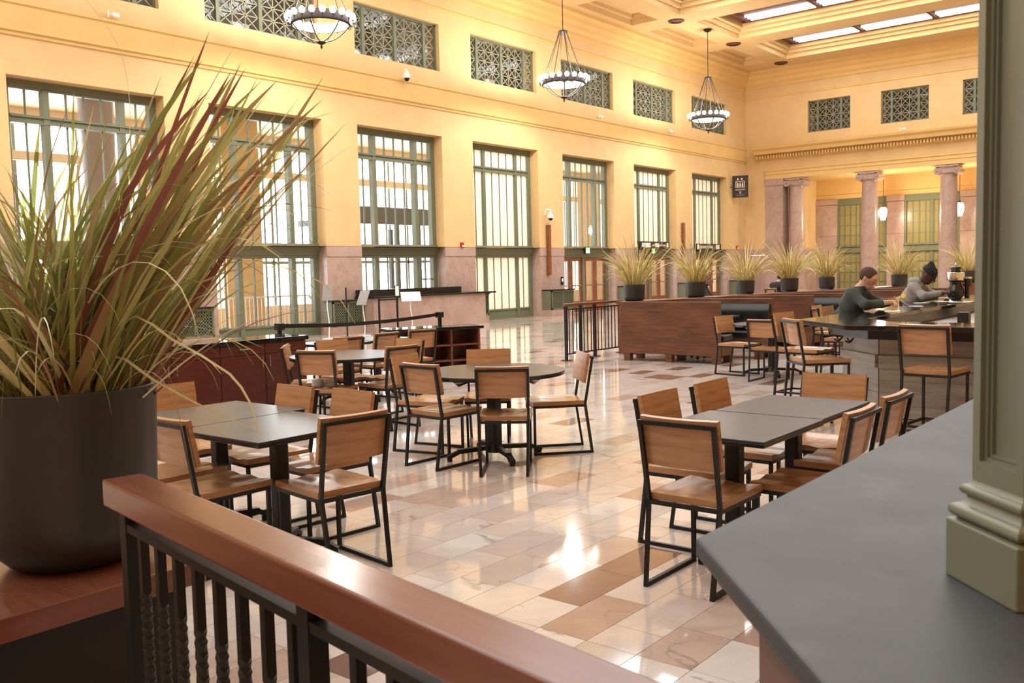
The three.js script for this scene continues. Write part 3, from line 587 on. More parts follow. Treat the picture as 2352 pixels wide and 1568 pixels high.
// ================================================================ foreground: counter, post, railing, big planter
{
  const c = thing('slate_counter', 'dark grey slate counter with an angled corner under the green post', 'counter');
  const inset = (d) => [[-0.766 + d, -4.5], [-0.766 + d, -1.449 - d * 0.42], [0.08 + d * 0.6, -0.505 - d], [1.7, -0.505 - d], [1.7, -4.5]];
  part(c, 'countertop', prism(inset(0), 1.035, 1.07, 0.006), M.slate, 'worn dark grey slate top');
  part(c, 'apron', prism(inset(0.035), 0.99, 1.035), M.iron);
  part(c, 'body', prism(inset(0.1), 0, 0.99), M.boothWood);
}
{
  const p = thing('green_post', 'olive green painted post with panelled shaft and moulded base on the slate counter', 'post', [-0.243, 1.07, -1.493], -45 * RAD);
  const sq = (prof) => { const g = lathe(prof.map(([r, y]) => [r * Math.SQRT2, y]), 4); g.rotateY(Math.PI / 4); return toCreasedNormals(g.toNonIndexed(), 0.5); };
  part(p, 'plinth', rbox(0.17, 0.09, 0.17, 0.003, 0, 0.045, 0), M.greenPost);
  const rnds = [[0.0, 0.09], [0.083, 0.09]]; for (let i = 0; i <= 8; i++) { const a = -Math.PI / 2 + Math.PI * i / 8; rnds.push([0.072 + 0.011 * Math.cos(a), 0.104 + 0.011 * Math.sin(a)]); }
  rnds.push([0.068, 0.118], [0.064, 0.124], [0.064, 0.128]); for (let i = 0; i <= 8; i++) { const a = -Math.PI / 2 + Math.PI * i / 8; rnds.push([0.064 + 0.008 * Math.cos(a), 0.137 + 0.008 * Math.sin(a)]); }
  rnds.push([0.061, 0.148], [0.059, 0.152], [0, 0.152]);
  part(p, 'base_moulding', sq(rnds), M.greenPost);
  const H = 2.7, w = 0.059;
  part(p, 'shaft', [box(0.118, H - 0.15, 0.1, 0, 0.15 + (H - 0.15) / 2, -0.009), box(0.017, H - 0.15, 0.018, -w + 0.0085, 0.15 + (H - 0.15) / 2, 0.05), box(0.017, H - 0.15, 0.018, w - 0.0085, 0.15 + (H - 0.15) / 2, 0.05), box(0.084, 0.034, 0.018, 0, 0.167, 0.05)], M.greenPost);
  const fr = []; for (const s of [-1, 1]) fr.push(box(0.006, H - 0.2, 0.01, s * 0.039, 0.19 + (H - 0.2) / 2, 0.046), box(0.004, H - 0.2, 0.006, s * 0.033, 0.19 + (H - 0.2) / 2, 0.044)); fr.push(box(0.084, 0.006, 0.01, 0, 0.187, 0.046), box(0.07, 0.004, 0.006, 0, 0.193, 0.044));
  part(p, 'panel_moulding', fr, M.greenPost);
}
function twisted(h, w, y0, y1, turns) {               // square bar with a twisted stretch
  const n = Math.max(4, Math.round(turns * 10)), ys = [0, y0]; for (let i = 1; i <= n; i++) ys.push(lerp(y0, y1, i / n)); ys.push(h);
  const g = new THREE.BoxGeometry(w, 1, w, 1, ys.length - 1, 1), p = g.attributes.position;
  for (let i = 0; i < p.count; i++) { const k = Math.round((p.getY(i) + 0.5) * (ys.length - 1)), y = ys[k], a = clamp((y - y0) / (y1 - y0), 0, 1) * turns * Math.PI * 2, x = p.getX(i), z = p.getZ(i); p.setXYZ(i, x * Math.cos(a) - z * Math.sin(a), y, x * Math.sin(a) + z * Math.cos(a)); }
  g.computeVertexNormals(); return toCreasedNormals(g, 0.6);
}
function railing(o, L, H, n, bw, capW, capH, posts, twistEvery = true) {    // runs along the group's +x
  part(o, 'cap', rbox(L + 0.04, capH, capW, 0.008, L / 2, H - capH / 2, 0), M.redWood, 'polished red brown wooden cap');
  const t = H - capH - 0.055;
  part(o, 'top_rail', box(L, 0.022, 0.04, L / 2, t, 0), M.iron);
  part(o, 'bottom_rail', box(L, 0.022, 0.04, L / 2, 0.11, 0), M.iron);
  for (const x of posts) part(o, 'post', [box(0.045, H - capH, 0.045, x, (H - capH) / 2, 0), box(0.14, 0.012, 0.14, x, 0.006, 0)], M.iron);
  const g = twisted(t - 0.12, bw, 0.15, t - 0.29, 3.5), q = new THREE.BoxGeometry(bw, t - 0.12, bw).translate(0, (t - 0.12) / 2, 0);
  for (let i = 1; i < n; i++) { const x = L * i / n; if (posts.some((p) => Math.abs(p - x) < 0.05)) continue; const m = part(o, 'baluster', twistEvery ? g : (i % 2 ? g : q), M.iron); m.position.set(x, 0.121, 0); }
}
railing(thing('railing', 'iron railing with wide red brown wooden cap running up to the big planter', 'railing', [-2.47, 0, -1.29], -Math.atan2(0.293, 1.81)), 2.05, 1.0, 17, 0.023, 0.112, 0.078, [0.03, 1.04, 2.0]);
{
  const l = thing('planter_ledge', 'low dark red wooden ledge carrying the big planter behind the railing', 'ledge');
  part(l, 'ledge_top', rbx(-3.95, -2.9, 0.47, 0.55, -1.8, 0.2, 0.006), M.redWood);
  part(l, 'shade_dark_ledge_body', bx(-3.9, -3.0, 0, 0.47, -1.74, 0.15), M.iron);  // near-black colour carries the shade under the ledge top
}
const BLADE = ['#8f9450', '#b5b46a', '#9d8156', '#8d5446', '#e2d8a8', '#c2bf7c', '#ab9766'].map((c) => phy({ color: c, roughness: 0.8, transmission: 0.3, thickness: 0, side: THREE.DoubleSide }));
function ribbon(pts, w, roll, n = 12) {
  const c = new THREE.CatmullRomCurve3(pts), pos = [], idx = [];
  const side0 = V(Math.cos(roll), 0, Math.sin(roll));
  for (let i = 0; i <= n; i++) {
    const t = i / n, p = c.getPoint(t), d = c.getTangent(t), s = side0.clone().sub(d.clone().multiplyScalar(side0.dot(d))).normalize(), nn = d.clone().cross(s);
    const ww = w * Math.min(1, 0.45 + t * 2.4) * Math.pow(1 - t, 0.42) * 0.5 + 0.0004;
    pos.push(...p.clone().addScaledVector(s, ww).toArray(), ...p.clone().addScaledVector(nn, ww * 0.3).toArray(), ...p.clone().addScaledVector(s, -ww).toArray());
    if (i) { const a = 3 * (i - 1), b = 3 * i; idx.push(a, b, a + 1, a + 1, b, b + 1, a + 1, b + 1, a + 2, a + 2, b + 1, b + 2); }
  }
  const g = new THREE.BufferGeometry(); g.setAttribute('position', new THREE.Float32BufferAttribute(pos, 3)); g.setIndex(idx); g.computeVertexNormals(); return g;
}
function bladePath(root, az, tilt, L, droop) {        // grows from root, tilt from vertical, bends over with its weight
  const pts = [root.clone()], n = 9; let p = root.clone(), th = tilt;
  for (let i = 1; i <= n; i++) { const t = i / n; th = Math.min(tilt + droop * Math.pow(t, 2.2), 2.75); const s = L / n; p = p.clone().add(V(Math.cos(az) * Math.sin(th) * s, Math.cos(th) * s, Math.sin(az) * Math.sin(th) * s)); pts.push(p); }
  return pts;
}
{
  const R = 0.305, H = 0.632, P = thing('big_planter', 'large matte black pot with tall olive and maroon grass on the wooden ledge', 'planter', [-3.32, 0.55, -1.535]);
  part(P, 'pot', lathe([[0, 0], [0.17, 0], [0.225, 0.02], [0.262, 0.06], [0.28, 0.11], [0.287, 0.17], [0.305, H - 0.005], [0.302, H], [0.29, H], [0.286, H - 0.01], [0.28, H - 0.1], [0, H - 0.1]], 64), M.pot);
  part(P, 'soil', new THREE.CylinderGeometry(0.278, 0.278, 0.01, 40).translate(0, H - 0.09, 0), M.soil);
  const right = Math.atan2(-0.63, 0.776);             // azimuth of the way the grass leans
  const put = (pts, w, m) => part(P, 'grass_blade', ribbon(pts, w, rr(0, 6.28)), BLADE[m]);
  const col = () => { const t = rnd(); return t < 0.30 ? 0 : t < 0.52 ? 1 : t < 0.68 ? 2 : t < 0.78 ? 3 : t < 0.84 ? 4 : t < 0.94 ? 5 : 6; };
  for (let i = 0; i < 290; i++) {
    const ra = rr(0, 6.28), rad = 0.2 * Math.sqrt(rnd()), root = V(Math.cos(ra) * rad, H - 0.11, Math.sin(ra) * rad), k = rnd();
    if (k < 0.34) put(bladePath(root, right + rr(-0.45, 0.45), rr(0.3, 0.72), rr(0.85, 1.5), rr(-0.05, 0.35)), rr(0.02, 0.042), col());          // the sheaf that leans out
    else if (k < 0.50) put(bladePath(root, right + rr(-1.0, 1.0), rr(0.02, 0.4), rr(0.8, 1.2), rr(0.0, 0.9)), rr(0.018, 0.038), col());
    else if (k < 0.84) put(bladePath(root, right + Math.PI + rr(-1.3, 1.3), rr(0.05, 0.75), rr(0.6, 1.05), rr(0.0, 1.1)), rr(0.018, 0.04), col());
    else put(bladePath(root, rr(0, 6.28), rr(0.2, 0.9), rr(0.5, 1.05), rr(1.0, 2.4)), rr(0.003, 0.009), rnd() < 0.5 ? 4 : col());               // thin arching ones
  }
  const extra = BLADE.map(() => []);                   // the dense lower growth
  for (let i = 0; i < 240; i++) { const ra = rr(0, 6.28), rad = 0.24 * Math.sqrt(rnd()), root = V(Math.cos(ra) * rad, H - 0.11, Math.sin(ra) * rad), left = rnd() < 0.6; extra[col()].push(ribbon(bladePath(root, left ? right + Math.PI + rr(-1.2, 1.2) : ra + rr(-0.6, 0.6), rr(0.05, 0.85), rr(0.4, 0.95), rr(0.0, 1.3)), rr(0.008, 0.024), rr(0, 6.28), 8)); }
  for (let i = 0; i < 80; i++) { const ra = rr(0, 6.28), rad = 0.18 * Math.sqrt(rnd()), root = V(Math.cos(ra) * rad, H - 0.11, Math.sin(ra) * rad); extra[rnd() < 0.4 ? 4 : col()].push(ribbon(bladePath(root, right + (rnd() < 0.55 ? rr(-0.7, 0.7) : Math.PI + rr(-1.1, 1.1)), rr(0.15, 0.6), rr(0.9, 1.55), rr(0.9, 2.3)), rr(0.004, 0.011), rr(0, 6.28), 14)); }
  extra.forEach((l, q) => { if (l.length) part(P, 'grass_growth', join(l), BLADE[q]).userData.kind = 'stuff'; });
  const e = (r, y, f = 0) => V(r * 0.776 - f * 0.63, y + H, -r * 0.63 - f * 0.776);
  for (const [pts, w] of [
    [[[0.1, -0.05], [0.25, 0.19], [0.33, 0.25], [0.46, 0.17], [0.66, 0.05], [0.73, -0.04], [0.77, -0.16]], 0.016],
    [[[0.15, 0.0], [0.24, 0.11], [0.38, 0.03], [0.57, -0.07], [0.78, -0.16]], 0.02],
    [[[0.2, -0.03], [0.3, 0.13], [0.40, 0.2], [0.49, 0.165], [0.45, 0.1]], 0.014],
    [[[0, 0.2], [0.03, 0.42], [0.27, 0.455], [0.42, 0.46], [0.49, 0.41]], 0.012],
    [[[0.1, -0.1], [0.14, 0.0], [0.14, 0.1], [0.08, 0.09], [-0.06, 0.02]], 0.02],
    [[[-0.05, -0.1], [-0.1, 0.06], [-0.16, 0.08], [-0.19, 0.0], [-0.2, -0.05]], 0.02],
    [[[0.1, 0.1], [0.28, 0.6], [0.35, 0.95], [0.33, 1.15], [0.23, 1.31]], 0.008]]) put(pts.map(([a, b], i) => e(a, b, -0.1 - 0.03 * i)), w, 4);
}
// ================================================================ red cabinet, shelf unit
{
  const c = thing('long_cabinet', 'long red brown cabinet with drawers, doors and a black top behind the tables', 'cabinet');
  const X = -8.8;
  part(c, 'body', bx(X - 0.5, X - 0.022, 0.1, 0.81, -3.42, -6.93), M.cabWood);
  part(c, 'toe_kick', bx(X - 0.45, X - 0.07, 0, 0.1, -3.45, -6.9), M.cabWood);
  part(c, 'top', rbx(X - 0.53, X + 0.02, 0.81, 0.86, -3.4, -6.96, 0.006), M.granite, 'shiny black top');
  for (let i = 0; i < 6; i++) {
    const z0 = -6.93 + 0.585 * i, z1 = z0 + 0.585;
    const d = part(c, 'drawer', rbx(X - 0.022, X, 0.692, 0.804, z0 + 0.004, z1 - 0.004, 0.003), M.cabWood);
    part(d, 'pull', [rbx(X, X + 0.025, 0.752, 0.764, (z0 + z1) / 2 - 0.055, (z0 + z1) / 2 + 0.055, 0.004)], M.steel);
    const r = part(c, 'cabinet_door', rbx(X - 0.022, X, 0.112, 0.684, z0 + 0.004, z1 - 0.004, 0.003), M.cabWood), hz = i % 2 ? z0 + 0.05 : z1 - 0.05;
    part(r, 'handle', [rod(V(X + 0.025, 0.54, hz), V(X + 0.025, 0.66, hz), 0.005), rod(V(X, 0.545, hz), V(X + 0.025, 0.545, hz), 0.004), rod(V(X, 0.655, hz), V(X + 0.025, 0.655, hz), 0.004)], M.steel);
  }
}
{
  const s = thing('shelf_unit', 'low black topped shelf unit with open dark cubbyholes', 'shelf', [-9.365, 0, -9.795], Math.atan2(0.91, 0.42));
  const W = 1.36, D = 0.46, H = 0.70;                  // front is +z, centre of the front edge at the origin
  part(s, 'top', rbox(W + 0.1, 0.045, D + 0.08, 0.005, 0, 0.7425, -D / 2), M.granite, 'shiny black top');
  part(s, 'back_panel', box(W, H, 0.02, 0, H / 2 + 0.02, -D + 0.01), M.redWood);
  part(s, 'side_panel', box(0.03, H, D, -W / 2 + 0.015, H / 2 + 0.02, -D / 2), M.redWood); part(s, 'side_panel', box(0.03, H, D, W / 2 - 0.015, H / 2 + 0.02, -D / 2), M.redWood);
  for (const x of [-0.22, 0.22]) part(s, 'divider', box(0.024, H, D - 0.02, x, H / 2 + 0.02, -D / 2), M.redWood);
  for (const y of [0.03, 0.26, 0.49]) part(s, 'shelf_board', box(W - 0.05, 0.024, D - 0.02, 0, y, -D / 2), M.redWood);
}
{
  const base = (px, pz, n) => { for (let k = 0; k < n; k++) { const p = tag(new THREE.Mesh(PLATE, M.paper), 'small white plate stacked on a chair seat by the cabinet', 'plate', 'white plates stacked on a chair'); p.name = numbered('plate'); p.position.set(px, 0.4556 + k * 0.011, pz); p.castShadow = p.receiveShadow = true; scene.add(p); } };
  const PLATE = lathe([[0, 0], [0.035, 0], [0.04, 0.004], [0.062, 0.012], [0.062, 0.015], [0.038, 0.008], [0, 0.006]], 28);
  base(-7.28, -5.86, 6); base(-7.18, -5.95, 5);
}
// ================================================================ bar
const BAR = 1.0;
{
  const b = thing('bar_counter', 'bar with black stone top and grey wooden plank front', 'bar');
  const top = [[0.9, -8.32], [-2.88, -8.32], [-3.63, -9.08], [-3.63, -17.5], [-3.05, -17.5], [-3.05, -9.42], [-2.66, -8.95], [0.9, -8.95]];
  part(b, 'bar_top', prism(top, BAR - 0.045, BAR, 0.004), M.granite, 'polished black stone top');
  const core = [[0.9, -8.78], [-2.72, -8.78], [-3.22, -9.28], [-3.22, -17.4], [-3.08, -17.4], [-3.08, -9.45], [-2.68, -8.92], [0.9, -8.92]];
  part(b, 'apron', prism([[0.9, -8.62], [-2.78, -8.62], [-3.3, -9.14], [-3.3, -17.45], [-3.08, -17.45], [-3.08, -9.45], [-2.68, -8.92], [0.9, -8.92]], BAR - 0.145, BAR - 0.045), M.blackTop);
  part(b, 'core', prism(core, 0.0, BAR - 0.145), M.boothWood);
  // plank rows on the three faces
  const faces = [[V(0.9, 0, -8.78), V(-2.72, 0, -8.78)], [V(-2.72, 0, -8.78), V(-3.22, 0, -9.28)], [V(-3.22, 0, -9.28), V(-3.22, 0, -17.4)]];
  for (const [p, q] of faces) {
    const d = q.clone().sub(p), L = d.length(); d.normalize(); const out = V(d.z, 0, -d.x), ang = Math.atan2(-d.z, d.x);
    const plank = (y0, y1, t, name) => { const n = Math.max(1, Math.round(L / 2.2)); for (let i = 0; i < n; i++) { const c = p.clone().addScaledVector(d, L * (i + 0.5) / n).addScaledVector(out, t / 2); const g = new THREE.BoxGeometry(L / n - 0.003, y1 - y0 - 0.002, t); const m = part(b, name, metric(g, 'auto', rnd(), rnd()), M.greyWood); m.position.set(c.x, (y0 + y1) / 2, c.z); m.rotation.y = ang; } };
    for (let k = 0; k < 4; k++) plank(0.12 + 0.115 * k, 0.12 + 0.115 * (k + 1), 0.02, 'plank');
    plank(0.58, 0.70, 0.05, 'shelf_rail');
    plank(0.70, 0.855, 0.02, 'plank');
    plank(0.02, 0.11, 0.012, 'skirting_plank');
  }
  part(b, 'socket', rbox(0.075, 0.115, 0.012, 0.004), M.white).position.set(-2.93, 0.64, -8.93);
  b.children[b.children.length - 1].rotation.y = -45 * RAD;
  for (const t of [0.3, 0.6]) { const x = lerp(-2.78, -3.3, t) - 0.02, z = lerp(-8.62, -9.14, t) + 0.02; part(b, 'coat_hook', [tube([V(x, 0.85, z), V(x - 0.03, 0.81, z + 0.03), V(x - 0.06, 0.83, z + 0.06)], 0.007, 10, 6), tube([V(x, 0.85, z), V(x - 0.05, 0.82, z - 0.02), V(x - 0.07, 0.85, z - 0.03)], 0.007, 10, 6)], M.iron); }
}
{
  const u = thing('underbar', 'dark underbar sink unit inside the bar', 'sink');
  part(u, 'cabinet', bx(-3.04, -2.4, 0, 0.8, -10.2, -16.8), M.iron);
  part(u, 'rim', [bx(-3.04, -2.4, 0.8, 0.84, -10.2, -16.8)], M.steel);
  part(u, 'faucet', tube([V(-2.7, 0.84, -12.6), V(-2.7, 1.02, -12.6), V(-2.66, 1.08, -12.55), V(-2.58, 1.06, -12.45), V(-2.55, 0.96, -12.4)], 0.014, 24, 8), M.chrome);
  for (const [x, z, s] of [[-2.6, -11.4, 0.12], [-2.8, -13.6, 0.16], [-2.6, -14.4, 0.14]]) part(u, 'container', rbox(s, s * 1.1, s, 0.01, x, 0.84 + s * 0.55, z), M.black);
}
{
  const e = thing('espresso_machine', 'ornate black and chrome coffee urn standing on the bar', 'coffee machine', [-3.12, BAR, -13.2]);
  part(e, 'foot', lathe([[0, 0], [0.11, 0], [0.11, 0.02], [0.08, 0.03], [0.08, 0.05], [0, 0.05]]), M.chrome);
  part(e, 'body', lathe([[0, 0.05], [0.07, 0.05], [0.09, 0.08], [0.105, 0.13], [0.1, 0.18], [0.075, 0.23], [0.07, 0.27], [0.085, 0.31], [0, 0.31]]), M.blackTop);
  part(e, 'collar', lathe([[0, 0.3], [0.105, 0.3], [0.11, 0.305], [0.11, 0.4], [0.1, 0.41], [0, 0.41]]), M.chrome);
  part(e, 'dome', lathe([[0, 0.41], [0.06, 0.41], [0.062, 0.43], [0.05, 0.44], [0.07, 0.455], [0.072, 0.47], [0.05, 0.485], [0.03, 0.49], [0, 0.49]]), M.blackTop);
  part(e, 'finial', lathe([[0, 0.485], [0.02, 0.49], [0.01, 0.5], [0.014, 0.515], [0.01, 0.53], [0, 0.535]]), M.chrome);
  part(e, 'tap', [cyl(0.03, 0.03, 0.16, 0.13, 0.06, -0.05, 14), rod(V(0.08, 0.24, -0.03), V(0.14, 0.24, -0.05), 0.015), cyl(0.045, 0.04, 0.1, 0.14, 0.22, -0.05, 14)], M.blackTop);
  part(e, 'tap_cap', cyl(0.048, 0.048, 0.025, 0.14, 0.32, -0.05, 16), M.chrome);
  part(e, 'drip_tray', rbox(0.34, 0.02, 0.3, 0.006, 0.04, 0.01, -0.02), M.steel);
}
{
  const g = thing('cocktail_glass', 'stemmed cocktail glass with yellow drink before the man in green', 'glass', [-3.2, BAR + 0.004, -10.99]);
  part(g, 'bowl', lathe([[0.004, 0.085], [0.055, 0.165], [0.056, 0.166], [0.006, 0.087]], 24), phy({ color: '#ffffff', roughness: 0.02, transmission: 1, thickness: 0 }));
  part(g, 'stem', lathe([[0, 0], [0.036, 0], [0.036, 0.003], [0.006, 0.008], [0.004, 0.085], [0, 0.085]], 20), M.white);
  part(g, 'drink', lathe([[0, 0.09], [0.044, 0.15], [0, 0.15]], 20), std({ color: '#e2cf72', roughness: 0.1 }));
  part(g, 'lemon_slice', new THREE.CylinderGeometry(0.028, 0.028, 0.006, 20).rotateX(1.3).translate(0.05, 0.17, 0), std({ color: '#d9b64a', roughness: 0.5 }));
  const n = thing('napkin', 'white paper napkin under the cocktail glass', 'napkin', [-3.24, BAR + 0.0005, -10.9], 0.2); part(n, 'sheet', rbox(0.16, 0.003, 0.16, 0.001, 0, 0.0015, 0), M.paper);
  for (const [x, z, lab] of [[-3.15, -11.5, 'small white saucer on the bar between the two drinkers'], [-3.2, -12.9, 'white plate on the bar beside the coffee urn'], [-3.35, -12.4, 'white dish on the bar before the grey hooded person']]) {
    const d = thing('dish', lab, 'dish', [x, BAR, z]); part(d, 'bowl', lathe([[0, 0], [0.045, 0], [0.05, 0.01], [0.08, 0.03], [0.08, 0.034], [0.048, 0.014], [0, 0.012]], 24), M.paper);
  }
  const w = thing('serving_board', 'wooden serving board held by the hooded person at the bar', 'board', [-3.29, BAR + 0.03, -13.76], 0.1);
  part(w, 'board', rbox(0.34, 0.03, 0.22, 0.01, 0, 0.015, 0), std({ color: '#c9a67c', roughness: 0.5 })); part(w, 'rest', box(0.2, 0.03, 0.12, 0, -0.015, 0), M.boothWood);
}
// ================================================================ booths, planter row
function bench(x0, x1, zb, dir, label) {              // back panel at zb, the seat lies towards dir
  const b = thing('booth_bench', label, 'booth', [0, 0, 0], 0, 'booth benches'), d = (t) => zb + dir * t;
  part(b, 'back_panel', rbx(x0, x1, 0.13, 1.0, d(0), d(0.07), 0.006), M.boothWood, 'brown wood panel');
  part(b, 'seat_base', bx(x0 + 0.05, x1, 0.22, 0.36, d(0.07), d(0.5)), M.boothWood);
  part(b, 'end_rail', [bx(x1 - 0.06, x1 + 0.005, 0.13, 0.26, d(0.07), d(0.5))], M.boothWood);
  part(b, 'seat_cushion', rbx(x0 + 0.04, x1 + 0.01, 0.36, 0.46, d(0.14), d(0.52), 0.035), M.leather, 'black leather seat');
  const n = 40, g = new THREE.BoxGeometry(x1 - x0 - 0.06, 0.46, 0.1, n, 10, 1), p = g.attributes.position, w = (x1 - x0 - 0.06);
  for (let i = 0; i < p.count; i++) {
    if (p.getZ(i) < 0) continue;
    const x = p.getX(i), y = p.getY(i); let dep = 0; for (let k = -2; k <= 2; k++) dep += 0.035 * Math.exp(-(((x - k * w / 5) / 0.06) ** 2) - (((y + 0.05) / 0.06) ** 2));
    p.setZ(i, p.getZ(i) - dep - 0.05 * sstep(0.12, 0.23, Math.abs(y)));
  }
  g.computeVertexNormals(); const cu = toCreasedNormals(g, 0.9); if (dir < 0) cu.rotateY(Math.PI); cu.translate((x0 + x1) / 2, 0.68, d(0.11)); part(b, 'back_cushion', cu, M.leather, 'buttoned black leather back');
  for (const x of [x0 + 0.12, (x0 + x1) / 2, x1 - 0.07]) for (const t of [0.04, 0.44]) part(b, 'leg', bx(x - 0.06, x + 0.06, 0, 0.13, d(t - 0.04), d(t + 0.06)), M.boothWood);
}
function boothTable(x0, x1, z, label) {
  const t = thing('booth_table', label, 'table', [(x0 + x1) / 2, 0, z], 0, 'booth tables');
  part(t, 'tabletop', rbox(x1 - x0, 0.03, 0.5, 0.006, 0, TH - 0.015, 0), M.laminate); part(t, 'column', rbox(0.09, TH - 0.08, 0.09, 0.02, 0, (TH - 0.08) / 2 + 0.05, 0), M.black); crossBase(t, 0.19, Math.PI / 4);
}
bench(-8.46, -6.62, -13.36, -1, 'booth bench showing its broad brown back beside the low iron fence');
bench(-8.06, -6.38, -14.92, 1, 'booth bench with buttoned black back facing the nearest booth panel');
boothTable(-8.2, -6.75, -14.15, 'grey table inside the booth nearest the low iron fence');
bench(-7.9, -6.28, -16.42, -1, 'middle booth bench showing its plain brown back panel behind the round table');
bench(-7.62, -5.92, -17.75, 1, 'booth bench with buttoned black back beside the man in green');
boothTable(-7.6, -6.3, -17.085, 'grey table inside the middle booth');
bench(-7.3, -5.5, -19.3, -1, 'farthest booth bench with plain brown back panel, behind the man in green');
bench(-6.9, -5.0, -20.9, 1, 'farthest booth bench with buttoned black back, between the two drinkers');
{
  const a = V(-9.0, 0, -14.35), q = V(-7.0, 0, -25.5), L = a.distanceTo(q), ang = Math.atan2(-(q.z - a.z), q.x - a.x);
  const l = thing('planter_shelf', 'long red brown wooden ledge carrying the row of grass planters', 'ledge', [a.x, 0, a.z], ang);
  part(l, 'cap', rbox(L, 0.05, 0.42, 0.006, L / 2, 0.942, 0), M.redWood); part(l, 'body', box(L - 0.04, 0.92, 0.34, L / 2, 0.46, 0), M.redWood);
}
{
  const STRAW = ['#d8c585', '#c4ab60', '#e6d9a4', '#a8a352', '#b5965a'].map((c) => std({ color: c, roughness: 0.7, side: THREE.DoubleSide }));
  const spots = [[-8.97, -14.66, 1.0, 'nearest the low iron fence'], [-8.71, -16.56, 1.0, 'second along the ledge from the low iron fence'], [-8.56, -18.54, 0.95, 'third along the ledge from the low iron fence'], [-8.2, -20.04, 1.0, 'fourth along the ledge from the low iron fence'], [-8.0, -21.8, 0.95, 'fifth along the ledge, before the left glazed screen'], [-6.95, -23.9, 0.98, 'between the heads of the two drinkers'], [-6.2, -27.6, 1.05, 'beyond the coffee urn']];
  spots.forEach(([x, z, s, where], k) => {
    const y = k < 5 ? 0.967 : k === 5 ? 0.967 : 0.967, o = thing('grass_planter', 'black pot of straw coloured grass, ' + where, 'planter', [x, y, z], 0, 'grass planters on the long ledge');
    part(o, 'pot', lathe([[0, 0], [0.15, 0], [0.18, 0.02], [0.19, 0.06], [0.2, 0.3], [0.19, 0.3], [0.185, 0.25], [0, 0.25]].map(([r, q]) => [r * s, q * s]), 28), M.pot);
    const byMat = STRAW.map(() => []);
    for (let i = 0; i < 230; i++) {
      const ra = rr(0, 6.28), rad = 0.12 * Math.sqrt(rnd()), root = V(Math.cos(ra) * rad * s, 0.24 * s, Math.sin(ra) * rad * s), t = rnd(), az = ra + rr(-0.7, 0.7);
      const pts = t < 0.6 ? bladePath(root, az, rr(0.05, 0.65), rr(0.6, 1.15) * s, rr(0.2, 1.3)) : bladePath(root, az, rr(0.35, 0.9), rr(0.6, 1.05) * s, rr(0.7, 1.9));
      byMat[Math.floor(rnd() * 5)].push(ribbon(pts, rr(0.008, 0.018), rr(0, 6.28), 7));
    }
    byMat.forEach((l, q) => { part(o, 'foliage', join(l), STRAW[q], 'straw coloured grass').userData.kind = 'stuff'; });
  });
  const pw = thing('planter_stand', 'red brown wooden stand under the planter beyond the coffee urn', 'ledge', [-6.2, 0, -27.6]); part(pw, 'body', box(0.6, 0.967, 0.6, 0, 0.4835, 0), M.redWood);
}
railing(thing('low_fence', 'black iron fence with red wooden cap between open floor and booths', 'railing', [-9.26, 0, -12.86], Math.PI / 2), 1.8, 0.985, 16, 0.014, 0.07, 0.045, [0.02, 0.9, 1.77], false);
{
  const s = thing('queue_post', 'single black queue post behind the low iron fence', 'stanchion', [-9.97, 0, -14.33]);
  part(s, 'pole', cyl(0.035, 0.035, 0.9, 0, 0.01, 0, 16), M.black); part(s, 'base', lathe([[0, 0], [0.16, 0], [0.16, 0.015], [0.04, 0.03], [0, 0.03]]), M.black); part(s, 'head', cyl(0.045, 0.045, 0.06, 0, 0.88, 0, 16), M.black);
}
{
  const A = V(-9.77, 0, -7.28), B = V(-9.83, 0, -10.33);
  for (const [p, w] of [[A, 'rising behind the red cabinet'], [B, 'rising behind the open shelf unit']]) { const s = thing('queue_stanchion', 'black belt stanchion ' + w, 'stanchion', [p.x, 0, p.z], 0, 'belt stanchions'); part(s, 'pole', cyl(0.032, 0.032, 0.9, 0, 0.01, 0, 16), M.black); part(s, 'base', lathe([[0, 0], [0.16, 0], [0.16, 0.015], [0.04, 0.03], [0, 0.03]]), M.black); part(s, 'head', [rbox(0.1, 0.09, 0.1, 0.01, 0, 0.92, 0)], M.black); }
  const pts = [], n = 14; for (let i = 0; i <= n; i++) { const t = lerp(0.0165, 0.9835, i / n); pts.push(A.clone().lerp(B, t).setY(0.93 - 0.10 * 4 * t * (1 - t) * 0.5)); }
  const g = []; for (let i = 0; i < n; i++) g.push(bar(pts[i], pts[i + 1], 0.004, 0.05));
  const belt = part(scene, 'queue_belt', g, M.black); tag(belt, 'black belt stretched between the two stanchions', 'belt');
}
// ================================================================ things along the left wall
function grille(o, w, h, d, x, y, z) {                // perforated green cover: frame plus slanted mesh before a dark back (front is +z)
  part(o, 'back', box(w - 0.02, h - 0.02, 0.02, x, y, z - 0.3), M.green);
  part(o, 'frame', [box(w, 0.05, d, x, y + h / 2 - 0.025, z), box(w, 0.05, d, x, y - h / 2 + 0.025, z), box(0.05, h, d, x - w / 2 + 0.025, y, z), box(0.05, h, d, x + w / 2 - 0.025, y, z), box(0.04, h, d, x, y, z)], M.green);
  const g = [], st = 0.075;
  for (let i = 0; i * st < w - 0.1; i++) g.push(box(0.03, h - 0.1, 0.012, x - w / 2 + 0.07 + i * st, y, z)); for (let j = 0; j * st < h - 0.12; j++) g.push(box(w - 0.1, 0.03, 0.012, x, y - h / 2 + 0.08 + j * st, z));
  part(o, 'mesh', g, M.green).userData.kind = 'stuff';
}
const radSpots = [[11.67, 1.02, 'between the first two tall windows'], [16.24, 1.04, 'beside the marble information desk, nearer the white sign stands'], [21.75, 0.5, 'at the far end of the marble information desk'], [25.98, 1.3, 'under the wooden wall fin and lamp'], [30.75, 1.2, 'behind the first grass planter'], [35.5, 1.2, 'behind the second and third grass planters'], [40.4, 1.2, 'in the far corner behind the grasses']];
